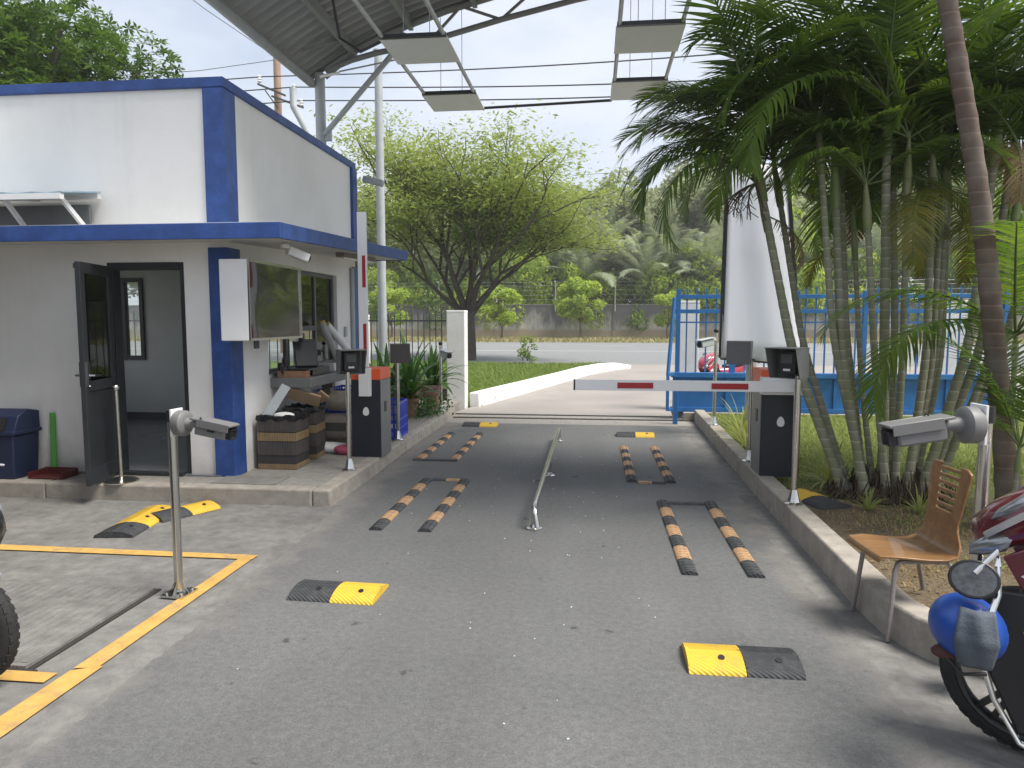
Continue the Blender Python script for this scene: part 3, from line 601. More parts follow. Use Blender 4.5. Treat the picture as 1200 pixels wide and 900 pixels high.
# ---- clutter on the platform
def basket(loc, d, lab, rz=0):
    t = thing('waste_basket', lab, 'basket', loc, rz, 'striped waste baskets by the booth')
    sx, sy, sz = d; n = 15
    core = MB()
    for a, b in (((-sx / 2, -sy / 2, 0), (sx / 2, sy / 2, .01)), ((-sx / 2, -sy / 2, .01), (sx / 2, -sy / 2 + .012, sz)), ((-sx / 2, sy / 2 - .012, .01), (sx / 2, sy / 2, sz)), ((-sx / 2, -sy / 2 + .012, .01), (-sx / 2 + .012, sy / 2 - .012, sz)), ((sx / 2 - .012, -sy / 2 + .012, .01), (sx / 2, sy / 2 - .012, sz))): core.span(a, b)
    core.build('body', mat('basket_dark', (.035, .032, .03), .7, .2, 8), t, smooth=None)
    for z0, z1, m in ((.0, .06, 'tan'), (.145, .285, 'dark'), (.288, .38, 'tan'), (.383, sz - .01, 'dark')):
        mm = mat('slat_tan', (.24, .165, .085), .7, .2, 9) if m == 'tan' else mat('slat_dark', (.07, .06, .055), .7, .2, 9)
        g = MB()
        for i in range(n):
            x = -sx / 2 + sx * (i + .5) / n; g.span((x - sx / n * .42, -sy / 2 - .006, z0 + .004), (x + sx / n * .42, -sy / 2, z1 - .004))
        for i in range(n):
            y = -sy / 2 + sy * (i + .5) / n; g.span((sx / 2, y - sy / n * .42, z0 + .004), (sx / 2 + .006, y + sy / n * .42, z1 - .004))
        o = g.build('slat_band', mm, t, smooth=None); o['kind'] = 'stuff'
    # black bag folded over the rim
    g = MB(); rr = random.Random(int(sx * 977)); N = 40; vs = []; fs = []
    prof = [(-.03, .010), (-.012, .011), (.012, .006), (.0, -.03), (-.06, -.05), (-.08, -.20)]
    for i in range(N):
        a = 2 * math.pi * i / N; c, s_ = math.cos(a), math.sin(a); k = 1 / max(abs(c), abs(s_))
        for dz, do in prof:
            j = rr.uniform(-.005, .005)
            vs.append((c * k * (sx / 2 + do + j), s_ * k * (sy / 2 + do + j), sz + dz + (rr.uniform(-.035, .01) if dz == -.03 and do > 0 else rr.uniform(-.012, .012))))
    P = len(prof)
    for i in range(N):
        for j in range(P - 1): fs.append((i * P + j, ((i + 1) % N) * P + j, ((i + 1) % N) * P + j + 1, i * P + j + 1))
    fs.append(tuple(i * P + P - 1 for i in range(N)))
    g.add(vs, fs).build('bin_liner', BAGK, t, smooth=60)
    return t
basket((-3.17, 7.02, .14), (.40, .34, .54), 'wider striped waste basket with black liner, nearest the blue pilaster')
basket((-3.16, 7.56, .14), (.34, .36, .56), 'narrower striped waste basket with black liner behind the wide one', R(6))
o = MB().box((0, 0, .0), (.34, .03, .16), (R(35), R(18), R(14))).box((.17, .05, -.0), (.12, .02, .15), (R(50), R(40), R(30))).build('crumpled_carton', CARD, loc=(-3.1, 7.42, .82), bevel=.004); tag(o, 'torn brown carton lying across the two waste baskets', 'carton')
o = MB().box((0, 0, 0), (.10, .02, .46), (R(-20), R(28), 0)).build('plastic_strip', GREYP, loc=(-3.26, 7.02, .78), bevel=.004); tag(o, 'grey plastic strip leaning on the wall inside the wide basket', 'strip')
o = MB().ball((0, 0, 0), .09, (1.2, .9, .35)).build('crumpled_paper', PAPER, loc=(-3.14, 6.98, .68)); tag(o, 'crumpled white paper on top of the wide basket', 'paper')
ac = thing('air_compressor', 'dusty beige air compressor behind the raised barrier cabinet', 'compressor', (-3.0, 8.15, .14))
MB().lathe([(.02, -.33), (.13, -.30), (.16, -.24), (.16, .24), (.13, .30), (.02, .33)], (0, 0, .25), 20, rot=(0, R(90), 0)).build('tank', BEIGE, ac)
MB().lathe([(.02, -.17), (.10, -.15), (.12, -.1), (.12, .15), (.10, .19), (.02, .2)], (.04, 0, .56), 18, rot=(0, R(90), 0)).build('motor', BEIGE, ac)
g = MB().box((-.10, -.02, .64), (.10, .12, .16)); g.box((-.10, -.02, .75), (.14, .09, .06)); g.build('pump_head', mat('pump_grey', (.16, .14, .12), .5), ac, bevel=.008)
g = MB().box((.0, -.163, .27), (.34, .012, .10)); g.build('name_plate', mat('plate_dark', (.10, .095, .085), .5), ac, bevel=.003)
for x in (-.2, .2):
    for y in (-.1, .1): MB().bar((x, y, 0), (x, y * .8, .13), .035).build('foot', BEIGE, ac, smooth=None)
o = MB().ball((0, 0, .06), .1, (2.4, 1.0, .62)).build('white_sack', PAPER, loc=(-2.96, 7.82, .14)); tag(o, 'folded whitish sack on the floor below the compressor', 'sack')
o = MB().ball((0, 0, .055), .1, (1.5, .8, .6)).build('red_bundle', PINK, loc=(-2.75, 7.72, .14)); tag(o, 'small dark pink cloth bundle in front of the white sack', 'bundle')
def crate(loc, rz, lab, hh=.36):
    t = thing('plastic_crate', lab, 'crate', loc, rz, 'blue plastic crates behind the barrier cabinet'); sx, sy = .40, .58
    MB().span((-sx / 2, -sy / 2, 0), (sx / 2, sy / 2, .012)).build('bottom', CRATE, t, smooth=None)
    for s in (-1, 1):
        g = MB(); y = s * sy / 2
        for i in range(8): x = -sx / 2 + sx * i / 7; g.box((x, y, hh / 2), (.022, .016, hh))
        for z in (.02, .13, .24, hh - .01): g.box((0, y, z), (sx, .014, .028))
        g.build('end_panel', CRATE, t, smooth=None)
        g = MB(); x = s * sx / 2
        for i in range(10): yy = -sy / 2 + sy * i / 9; g.box((x, yy, hh / 2), (.016, .022, hh - .002))
        for z in (.022, .132, .242, hh - .012): g.box((x, 0, z), (.014, sy, .026))
        g.build('side_panel', CRATE, t, smooth=None)
    return t
crate((-2.66, 9.05, .14), R(4), 'blue slatted plastic crate nearest the kerb behind the barrier cabinet', .46)
crate((-3.12, 8.75, .50), R(-8), 'blue slatted plastic crate up on a box beside the compressor', .3)
o = MB().span((-.2, -.28, 0), (.2, .28, .355)).build('storage_box', BEIGE, loc=(-3.12, 8.75, .141), bevel=.008); tag(o, 'beige box under the higher blue crate', 'box')

# ---- left of the door
bn = thing('litter_bin', 'dark blue litter bin with open slanted lid at the left edge', 'bin', (-5.63, 6.27, .14))
MB().box((0, 0, .21), (.38, .30, .42), taper=(1.12, 1.1)).build('bin_body', BIN, bn, bevel=.012)
g = MB(); f = lambda u, v, w_: (w_, u, v)
g.prism([(-.17, .42), (.17, .42), (.17, .63), (.02, .66), (-.10, .60)], f, (-.22, .22)); g.build('bin_lid', BIN, bn, bevel=.01)
MB().box((-.03, -.145, .52), (.30, .02, .14), (R(-24), 0, 0)).build('bin_mouth', BLACK, bn, smooth=None)
MB().box((0, 0, .445), (.46, .36, .035)).build('bin_rim', BIN, bn, bevel=.006)
o = thing('broom', 'bright green broom standing against the shaded booth wall', 'broom', (-5.27, 6.42, .14))
MB().bar((0, 0, .06), (-.03, .05, .60), .05, .02).build('handle', GREENP, o, bevel=.006); MB().box((0, -.01, .03), (.22, .05, .06)).build('bristles', GREENP, o, smooth=None)
o = thing('dustpan', 'dark red dustpan on the pavement below the green broom', 'dustpan', (-5.16, 6.27, .142))
MB().box((0, 0, .008), (.34, .22, .012)).build('pan', REDP, o, bevel=.003)
for a in ((-.17, 0), (.17, 0)): MB().box((a[0], 0, .035), (.012, .22, .06)).build('side_rim', REDP, o, smooth=None)
MB().box((0, .105, .04), (.34, .012, .07)).build('back_rim', REDP, o, smooth=None)
st = thing('stanchion', 'polished steel stanchion with ball top standing by the open door', 'stanchion', (-4.38, 6.16, .14))
MB().lathe([(.15, 0), (.15, .012), (.12, .03), (.03, .045), (.02, .05)], (0, 0, 0), 28).build('base', STEEL, st)
MB().tube([(0, 0, .04), (-.012, 0, .86)], .019, 14).build('pole', STEEL, st)
MB().ball((-.012, 0, .885), .034).build('ball', STEEL, st)

# ================================================================ BARRIERS
def barrier(loc, w, d, h, lab, raised, side, cap=.125):
    t = thing('barrier_machine', lab, 'barrier', loc)
    MB().span((-w / 2, -d / 2, 0), (w / 2, -d / 2 + .012, h - cap - .001)).build('front_door', NAVY, t, bevel=.003, smooth=None)
    MB().span((-w / 2, -d / 2 + .013, 0), (w / 2, d / 2, h - cap - .001)).build('cabinet', CABG, t, bevel=.006, smooth=None)
    MB().span((-w / 2 - .002, -d / 2 - .002, h - cap), (w / 2 + .002, d / 2 + .002, h)).build('cap', ORANGE, t, bevel=.008, smooth=None)
    g = MB()  # keyhole cover with its pale egg-shaped surround
    pts = [(.034 * math.cos(a) * (1 - .22 * math.sin(a)), .048 * math.sin(a)) for a in [2 * math.pi * i / 20 for i in range(20)]]
    g.prism(pts, lambda u, v, q: (u + .0, q, v + h * .52), (-d / 2 - .008, -d / 2)); g.build('lock_cover', WHITEM, t, smooth=None)
    MB().span((side * w / 2 - .006, -.05, h * .50), (side * w / 2 + .008, .02, h * .62)).build('latch', BLACK, t, bevel=.003, smooth=None)
    return t
bl = barrier((-2.475, 7.80, .14), .33, .40, .98, 'orange-capped black barrier machine with its arm raised, beside the booth', True, 1)
MB().span((-.06, -.26, .68), (.07, -.205, .99)).build('arm_clamp', WHITEM, bl, bevel=.004, smooth=None)
a = MB().span((-.05, -.246, 1.0), (.05, -.214, 2.66)).build('arm', WHITEM, bl, bevel=.003, smooth=None)
for z in (1.13, 1.86): MB().span((.0, -.249, z), (.036, -.2465, z + .34)).build('red_reflector', RED, a, smooth=None)
br = barrier((1.755, 7.10, .172), .36, .38, 1.015, 'orange-capped black barrier machine with its arm lowered, on the garden kerb', False, -1, .155)
MB().span((-.20, -.30, .79), (.19, -.194, .95)).build('arm_clamp', WHITEM, br, bevel=.004, smooth=None)
a = MB().span((-1.92, -.345, .82), (.16, -.305, .918)).build('arm', WHITEM, br, bevel=.003, smooth=None)
for x in (-1.525, -.665): MB().span((x, -.349, .842), (x + .33, -.3455, .896)).build('red_reflector', RED, a, smooth=None)
MB().span((-1.935, -.347, .818), (-1.921, -.303, .92)).build('arm_end_cap', BLACK, a, smooth=None)

def reader(loc, z, rz, lab, dark=GREYD, s=1.0, off=(0, 0), pr=.024):
    """card reader in a four sided hood on a flanged steel post; the open face is local -y"""
    t = thing('card_reader_post', lab, 'card reader', loc, 0, 'card reader posts')
    g = MB().tube([(0, 0, .03), (0, 0, z + .02)], pr, 14); g.build('post', STEEL, t)
    g = MB().lathe([(.075, 0), (.075, .008), (.05, .02), (.032, .09), (.026, .12)], (0, 0, 0), 8); g.build('flange', STEEL, t, smooth=20)
    h = thing('hood', None, None); h.parent = t; h.location = (off[0], off[1], z); h.rotation_euler = (0, 0, rz)
    w, d, hh, th = .27 * s, .20 * s, .25 * s, .004
    def side(sx):
        p = [(-d / 2 - .03, hh), (d / 2, hh), (d / 2, 0), (-d / 2 + .05, 0)]
        return MB().prism(p, lambda u, v, q: (q, u, v), (sx * w / 2 - th / 2, sx * w / 2 + th / 2))
    side(-1).build('side_plate', dark, h, smooth=None); side(1).build('side_plate', dark, h, smooth=None)
    MB().span((-w / 2 + th, d / 2 - th, 0), (w / 2 - th, d / 2, hh)).build('back_plate', dark, h, smooth=None)
    MB().span((-w / 2 - th, -d / 2 - .045, hh + .001), (w / 2 + th, d / 2 + .01, hh + .008)).build('top_plate', dark, h, smooth=None)
    MB().span((-w / 2 + th, -d / 2 + .055, -.004), (w / 2 - th, d / 2 - th, 0)).build('bottom_plate', dark, h, smooth=None)
    MB().span((-.075 * s, -.01, .03), (.075 * s, d / 2 - .01, hh - .02)).build('reader', BLACK, h, bevel=.006)
    MB().span((-.05 * s, -.018, .125 * s), (.05 * s, -.0105, .2 * s)).build('reader_window', mat('reader_glass', (.10, .11, .11), .1), h, smooth=None)
    MB().span((-.03 * s, -.016, .06 * s), (.03 * s, -.0105, .078 * s)).build('reader_label', PAPER, h, smooth=None)
    return t
reader((-2.43, 6.90, .142), .97, R(32), 'steel post with hooded card reader facing the lane before the left barrier machine', s=.95, off=(.02, .05))
reader((-2.43, 8.72, .142), .98, R(195), 'steel post with a brown backed hood, between the blue crate and the lane', dark=mat('hood_brown', (.085, .07, .065), .5), s=.9, off=(.03, .04))
reader((1.61, 5.86, .18), 1.01, R(-42), 'steel post with a hooded card reader in front of the lowered barrier machine', s=.94, off=(-.07, .05))
reader((1.63, 7.62, .18), 1.02, R(-195), 'steel post with a grey hood turned away, just left of the lowered barrier machine', s=.9, off=(-.12, .03))
def cam_post(loc, z, rz, lab):
    t = thing('camera_post', lab, 'camera post', loc, 0, 'small cameras on posts by the gate')
    MB().tube([(0, 0, .03), (0, 0, z)], .024, 12).build('post', STEEL, t)
    MB().lathe([(.075, 0), (.075, .008), (.05, .02), (.032, .09), (.026, .12)], (0, 0, 0), 8).build('flange', STEEL, t, smooth=20)
    h = thing('camera_head', None, None); h.parent = t; h.location = (0, 0, z); h.rotation_euler = (0, 0, rz)
    MB().ball((0, 0, .02), .035).build('top_cap', BLACK, h)
    MB().tube([(0, 0, -.10), (.09, 0, -.12)], .022, 10).build('arm', GREYP, h)
    MB().box((.20, 0, -.15), (.24, .10, .09), (0, R(8), 0)).build('camera_body', GREYP, h, bevel=.01)
    MB().lathe([(.04, 0), (.042, .03)], (.30, 0, -.165), 12, rot=(0, R(98), 0)).build('lens', BLACK, h)
    MB().box((.21, 0, -.09), (.30, .13, .008), (0, R(8), 0)).build('sunshield', GREYP, h, smooth=None)
    return t
cam_post((1.70, 10.25, .18), 1.30, R(218), 'steel post with a small camera at the far end of the garden kerb')
cam_post((-2.50, 11.62, .142), 1.10, R(-52), 'slim post with a small camera among the plants by the white pillar')
def plate_camera(loc, h, rz, s, lab):
    t = thing('plate_camera', lab, 'plate camera', loc, rz, 'number plate cameras')
    MB().tube([(0, 0, .02), (0, 0, h)], .026, 16).build('post', STEEL, t)
    g = MB().box((0, 0, .006), (.15, .15, .012))
    for k in range(4): g.prism([(.024, 0), (.065, 0), (.024, .07)], (lambda ang: (lambda u, v, q: (u * math.cos(ang) - q * math.sin(ang), u * math.sin(ang) + q * math.cos(ang), v + .012)))(k * math.pi / 2), (-.003, .003))
    g.build('base_plate', STEEL, t, smooth=None)
    g = MB()
    for x in (-.05, .05):
        for y in (-.05, .05): g.lathe([(.011, .012), (.011, .026)], (x, y, 0), 6)
    g.build('bolt', STEEL, t, smooth=None)
    H = thing('camera_head', None, None); H.parent = t; H.location = (0, 0, h); H.scale = (s, s, s)
    MB().lathe([(.032, -.04), (.032, .03)], (0, 0, .0), 14).build('post_cap', BLACK, H)
    MB().box((.032, 0, -.045), (.012, .11, .17)).build('bracket', WHITEM, H, bevel=.002, smooth=None)
    MB().lathe([(.075, .04), (.08, .05), (.08, .095), (.07, .105), (.045, .112)], (0, 0, -.05), 28, rot=(0, R(90), 0)).build('junction_disc', CAMG, H)
    MB().tube([(.10, 0, -.05), (.155, 0, -.05), (.19, 0, -.055)], [.04, .026, .024], 14).build('arm', CAMG, H)
    b = MB().box((.29, 0, -.085), (.21, .085, .085), (0, R(9), 0)).build('camera_body', CAMG, H, bevel=.01)
    g = MB().box((.30, 0, -.034), (.28, .105, .012), (0, R(9), 0)); 
    for y in (-.05, .05): g.box((.315, y, -.054), (.22, .006, .05), (0, R(9), 0))
    g.build('sunshield', CAMG, H, bevel=.003)
    MB().lathe([(.043, 0), (.045, .04), (.036, .04), (.03, .03)], (.39, 0, -.103), 4, rot=Euler((0, R(99), 0)).to_matrix() @ Euler((0, 0, R(45))).to_matrix()).build('lens_hood', BLACK, H)
    MB().box((.30, -.0435, -.088), (.05, .002, .012), (0, R(9), 0)).build('maker_mark', BLACK, H, smooth=None)
    MB().tube([(.205, -.02, -.04), (.235, -.045, -.005), (.25, -.04, -.045)], .005, 6).build('cable', BLACK, H)
    return t
plate_camera((-2.47, 3.95, .002), 1.09, R(-6), .95, 'grey plate camera on a steel post at the yellow line corner, aimed over the lane')
plate_camera((1.685, 3.27, .18), 1.07, R(186), 1.0, 'grey plate camera on a steel post behind the wooden chair, aimed over the lane')

# ================================================================ RUBBER HUMPS, GUIDE STRIPS, RAIL
def hump_mesh(L, D_=.30, Hh=.05, n=14):
    mb = MB(); k = 9
    prof = [(-D_ / 2, 0)] + [(D_ * (i / k - .5) * .96, Hh * math.sin(math.pi * (.08 + .84 * i / k)) ** .75) for i in range(k + 1)] + [(D_ / 2, 0)]
    mb.prism(prof, lambda u, v, q: (q, u, v), (-L / 2, L / 2))
    # raised chevron ribs
    for i in range(n):
        x = -L / 2 + L * (i + .5) / n
        for s in (-1, 1):
            p = []
            for j in range(4):
                f = .1 + .36 * j / 3; u = s * D_ * (.5 - f); xx = x + .05 * (j / 3 - .5)
                p.append((max(-L / 2 + .004, min(L / 2 - .004, xx)), u, Hh * math.sin(math.pi * (.5 + (.5 - f) * .9)) ** .75))
            for j in range(3):
                a, b = p[j], p[j + 1]; w = .0035
                mb.add([(a[0] - w, a[1], a[2] + .002), (a[0] + w, a[1], a[2] + .002), (b[0] + w, b[1], b[2] + .002), (b[0] - w, b[1], b[2] + .002)], [(0, 1, 2, 3)])
    return mb
HM = hump_mesh(.262).mesh('hump_block', RUB_Y, 50); HK = hump_mesh(.262).mesh('hump_block', RUB_K, 50)
BOLT = MB().lathe([(.016, 0), (.016, .004), (.010, .004)], (0, 0, 0), 12).mesh('bolt_hole', BLACK)
def hump(loc, rz, seq, lab, L=.262):
    t = thing('speed_hump', lab, 'speed hump', loc, rz, 'yellow and black rubber speed humps')
    for i, c in enumerate(seq):
        x = (i - (len(seq) - 1) / 2) * (L + .003)
        o = inst('yellow_block' if c == 'y' else 'black_block', HM if c == 'y' else HK, t, (x, 0, 0))
        for yy in (-.06,): inst('bolt_hole', BOLT, o, (0.03, yy, .046), (R(20), 0, 0))
    return t
hump((.725, 3.44, .001), 0, 'yk', 'nearest rubber hump on the right of the lane, yellow left half and black right half')
hump((-1.515, 4.07, .001), R(-2), 'ky', 'rubber hump on the left of the lane, black left half and yellow right half')
hump((-1.74, 11.02, .001), 0, 'ky', 'far rubber hump left of the lane near the gate rails, black then yellow')
hump((.61, 10.28, .001), R(-1), 'ky', 'far rubber hump right of the low rail near the blue gate, black then yellow')
hump((-3.68, 5.36, -.005), R(98), 'kyy', 'longer loose rubber hump before the booth step, two yellow pieces and one black')
hump((-3.50, 5.70, -.004), R(62), 'ky', 'loose rubber hump beside the booth step, black piece in front of yellow')
hump((1.92, 6.30, .10), R(110), 'ky', 'rubber hump lying on the garden soil behind the kerb, yellow and black')

def strip_mesh(L, W_, Hh, m):
    k = 7; prof = [(-W_ / 2, 0)] + [(W_ * (i / k - .5) * .94, Hh * math.sin(math.pi * (.12 + .76 * i / k)) ** .8) for i in range(k + 1)] + [(W_ / 2, 0)]
    mb = MB().prism(prof, lambda u, v, q: (u, q, v), (-L / 2 + .0015, L / 2 - .0015))
    for i in range(5):
        y = -L / 2 + L * (i + .5) / 5
        mb.span((-W_ * .30, y - .004, Hh * .80), (W_ * .30, y + .004, Hh * 1.03))
    return mb.mesh('strip_segment', m, 50)
SEG = {}
def strip(x, y0, y1, n, first, lab, W_=.106, Hh=.029, cross=False):
    L = (y1 - y0) / n
    t = thing('guide_strip', lab, 'guide strip', (x, y0, .001) if not cross else (y0, x, .001), 0 if not cross else R(-90), 'orange and black rubber guide strips')
    for i in range(n):
        c = (first + i) % 2; key = (round(L, 3), W_, c)
        if key not in SEG: SEG[key] = strip_mesh(L, W_, Hh, RUB_K if c == 0 else RUB_O)
        inst('black_segment' if c == 0 else 'orange_segment', SEG[key], t, (0, L * (i + .5), 0))
    return t
for x, lab in ((.64, 'left'), (1.06, 'right')): strip(x, 4.62, 6.50, 7, 0, f'{lab} strip of the nearest pair on the right of the low rail')
for x, lab in ((.41, 'left'), (.80, 'right')): strip(x, 7.30, 9.29, 8, 0, f'{lab} strip of the far pair on the right of the low rail')
for x, lab in ((-1.69, 'left'), (-1.295, 'right')): strip(x, 5.36, 7.14, 7, 0, f'{lab} strip of the nearest pair on the left of the low rail')
for x, lab in ((-2.04, 'left'), (-1.62, 'right')): strip(x, 8.22, 10.18, 8, 1, f'{lab} strip of the far pair on the left of the low rail')
def cross(x0, x1, y, seq, lab):
    t = thing('cross_strip', lab, 'guide strip', (x0, y, .001), 0, 'short strips closing the guide pairs')
    L = (x1 - x0) / len(seq)
    for i, c in enumerate(seq):
        MB().prism([(-.035, 0), (-.028, .016), (.028, .016), (.035, 0)], lambda u, v, q: (q, u, v), (L * i + .001, L * (i + 1) - .001)).build('black_segment' if c == 'k' else 'orange_segment', RUB_K if c == 'k' else RUB_O, t, smooth=None)
cross(.70, 1.0, 6.46, 'k', 'all black short strip closing the nearest right pair at its far end')
cross(.47, .74, 7.27, 'ok', 'short strip closing the far right pair at its near end, half orange half black')
cross(-1.635, -1.35, 7.16, 'ko', 'short strip closing the nearest left pair at its far end, half black half orange')
cross(-2.1, -1.57, 8.18, 'k', 'thin black strip closing the far left pair at its near end')

ra = thing('low_rail', 'low stainless steel rail on three short posts dividing the two lanes', 'rail', (-.45, 5.55, 0))
for y in (0, 1.95, 4.15):
    p = MB(); p.tube([(-.0, y, .02), (0, y, .15)], .024, 14).build('post', STEEL, ra)
    MB().lathe([(.065, 0), (.065, .01), (.04, .018), (.03, .04)], (0, y, 0), 10).build('flange', STEEL, ra, smooth=20)
MB().tube([(0.03, -.06, .03), (0.01, -.045, .13), (0, 0, .172), (0, .15, .178), (0, 4.05, .178), (0, 4.2, .16), (0, 4.24, .03)], .022, 14).build('handrail', STEEL, ra)

# ================================================================ GATE, BOARD, POLES
gt = thing('sliding_gate', 'bright blue sliding gate with a solid lower half, pushed open to the right', 'gate', (1.3, 12.2, 0))
GL = 5.2
MB().span((0, -.05, .12), (GL, .05, .20)).build('bottom_rail', GATEB, gt, bevel=.004, smooth=None)
MB().span((0, -.085, .70), (GL, .06, .78)).build('middle_rail', GATEB, gt, bevel=.004, smooth=None)
for z in (1.76, 2.0): MB().span((.06, -.03, z), (GL, .03, z + .065)).build('top_rail', GATEB, gt, bevel=.003, smooth=None)
MB().span((.06, -.012, 1.60), (GL, .012, 1.625)).build('thin_rail', GATEB, gt, smooth=None)
for i in range(6):
    x = .06 + i * .86
    MB().span((x, -.01, .201), (x + .85, .01, .699)).build('lower_panel', GATEB, gt, smooth=None)
    MB().span((x - .03, -.04, .201), (x + .03, -.0105, .699)).build('panel_rib', GATEB, gt, smooth=None)
for i in range(32):
    x = .24 + i * .158
    MB().span((x - .011, -.011, .78), (x + .011, .011, 2.18)).build('bar', GATEB, gt, smooth=None)
for x in (.1, .98, 2.0, 3.06, 4.1, GL - .02): MB().span((x - .035, -.034, .2), (x + .035, .034, 2.12 if x > .2 else 2.16)).build('upright', GATEB, gt, bevel=.003, smooth=None)
g = MB(); g.bar((-.06, -.10, .74), (.03, -.04, 2.02), .045); g.bar((-.06, -.10, .14), (-.06, -.10, .74), .05); g.bar((-.06, -.10, .16), (.10, -.02, .16), .05); g.bar((-.06, -.1, .75), (.1, -.04, .75), .05); g.build('end_brace', GATEB, gt, bevel=.003, smooth=None)
for x in (.12, 2.6, 4.9): MB().lathe([(.10, -.02), (.10, .02)], (x, 0, .105), 20, rot=(R(90), 0, 0)).build('roller', mat('roller', (.10, .13, .18), .5), gt)
o = MB().span((-.035, -.035, 0), (.035, .035, .66)).build('gate_stop', GATEB, loc=(1.31, 11.55, 0), bevel=.004); tag(o, 'short blue post standing before the open end of the sliding gate', 'post')
bd = thing('sign_board', 'tall white tapered board in a thin dark frame, blank, behind the barrier machine', 'board', (2.3, 10.3, 0))
bp = [(-.52, 1.12), (.56, 1.04), (.30, 3.75), (-.49, 3.75)]
g = MB(); nb = 10; vs = []; fs = []
for j in range(nb + 1):
    for i in range(nb + 1):
        u, v = i / nb, j / nb; x = (1 - v) * ((1 - u) * bp[0][0] + u * bp[1][0]) + v * ((1 - u) * bp[3][0] + u * bp[2][0]); z = (1 - v) * ((1 - u) * bp[0][1] + u * bp[1][1]) + v * ((1 - u) * bp[3][1] + u * bp[2][1])
        vs.append((x, .034 * math.sin(u * 6.2 + v * 1.5) + .008 * math.sin(u * 17 + v * 5), z))
for j in range(nb):
    for i in range(nb): a = j * (nb + 1) + i; fs.append((a, a + 1, a + nb + 2, a + nb + 1))
o = g.add(vs, fs).build('sheet', leafmat('vinyl_white', (.80, .80, .83), (.80, .80, .83), .5, .4), bd, smooth=180); o.modifiers.new('thick', 'SOLIDIFY').thickness = .004
for i in range(4):
    a, b = bp[i], bp[(i + 1) % 4]; MB().bar((a[0], .035, a[1]), (b[0], .035, b[1]), .04, .05).build('frame_bar', BLACKM, bd, smooth=None)
for z in (1.3, 2.6): MB().bar((-.3, .12, z), (.3, .12, z), .04).build('clamp_bar', GALV, bd, smooth=None)
for i, (x, y, h, s, lab) in enumerate(((-2.55, 13.36, 1.83, .34, 'white square pillar at the left of the driveway, joined to the low white kerb'), (1.75, 13.6, 2.0, .34, 'white square pillar standing behind the left end of the blue gate'), (6.3, 13.6, 2.0, .4, 'white square pillar behind the far right of the blue gate'), (-4.45, 13.5, 1.75, .24, 'white square pillar close beside the booth corner'))):
    p = thing('gate_pillar', lab, 'pillar', (x, y, 0), 0, 'white gate pillars')
    MB().span((-s / 2, -s / 2, -.05), (s / 2, s / 2, h - .05)).build('shaft', WHITE_D, p, bevel=.01, smooth=None)
    MB().span((-s / 2 - .002, -s / 2 - .002, h - .049), (s / 2 + .002, s / 2 + .002, h)).build('cap', WHITE, p, bevel=.008, smooth=None)
fe = thing('spiked_fence', 'dark metal fence with spiked bars between the white pillars left of the driveway', 'fence', (-4.3, 13.42, 0))
FM = mat('fence_dark', (.05, .06, .065), .5, .2, 6)
MB().span((.02, -.09, -.05), (1.57, .09, .34)).build('base_wall', mat('fence_base', (.13, .11, .09), .9, .2, 5), fe, smooth=None)
for z in (.48, .60, 1.62): MB().span((0, -.014, z), (1.57, .014, z + .03)).build('rail', FM, fe, smooth=None)
for i in range(14):
    x = .06 + i * .115; g = MB().span((x - .008, -.008, .34), (x + .008, .008, 1.74)); g.lathe([(.016, 1.74), (.001, 1.84)], (x, 0, 0), 4); g.build('bar', FM, fe, smooth=None)
g = MB()
for i in range(13):
    x = .117 + i * .115; g.tube([(x + .03 * math.cos(a), 0, .555 + .03 * math.sin(a)) for a in [k * math.pi / 5 for k in range(11)]], .006, 4)
g.build('ring_row', FM, fe, smooth=None)
f2 = thing('spiked_fence', 'dark metal fence running on behind the booth, left of the tall grey pole', 'fence', (-9.5, 13.42, 0))
MB().span((.02, -.09, -.05), (4.95, .09, .34)).build('base_wall', mat('fence_base', (0, 0, 0)), f2, smooth=None)
for z in (.6, 1.62): MB().span((0, -.014, z), (4.95, .014, z + .03)).build('rail', FM, f2, smooth=None)
for i in range(30): MB().span((.06 + i * .165, -.008, .34), (.076 + i * .165, .008, 1.82)).build('bar', FM, f2, smooth=None)
o = thing('tall_pole', 'tall grey steel pole behind the booth corner, in front of the spiked fence', 'pole', (-3.86, 12.9, 0))
MB().tube([(0, 0, 0), (0, 0, 6.42)], [.085, .07], 18).build('shaft', GREYP, o); MB().lathe([(.09, 0), (.09, .02), (.02, .05)], (0, 0, 6.42), 16).build('cap', GREYP, o)
o = thing('bent_pole', 'short grey pole with a bent elbow top, behind the booth roof', 'pole', (-5.62, 14.0, 0))
MB().tube([(.05, 0, 0), (.05, 0, 5.2), (-.30, 0, 5.85), (-.30, 0, 6.2)], .07, 12).build('shaft', GREYP, o)
o = MB().box((0, 0, 0), (.30, .12, .09), (0, R(14), 0)).build('floodlight', GREYP, loc=(-3.2, 10.35, 3.66), bevel=.015); tag(o, 'small grey floodlight fixed at the far end of the booth roof', 'lamp')

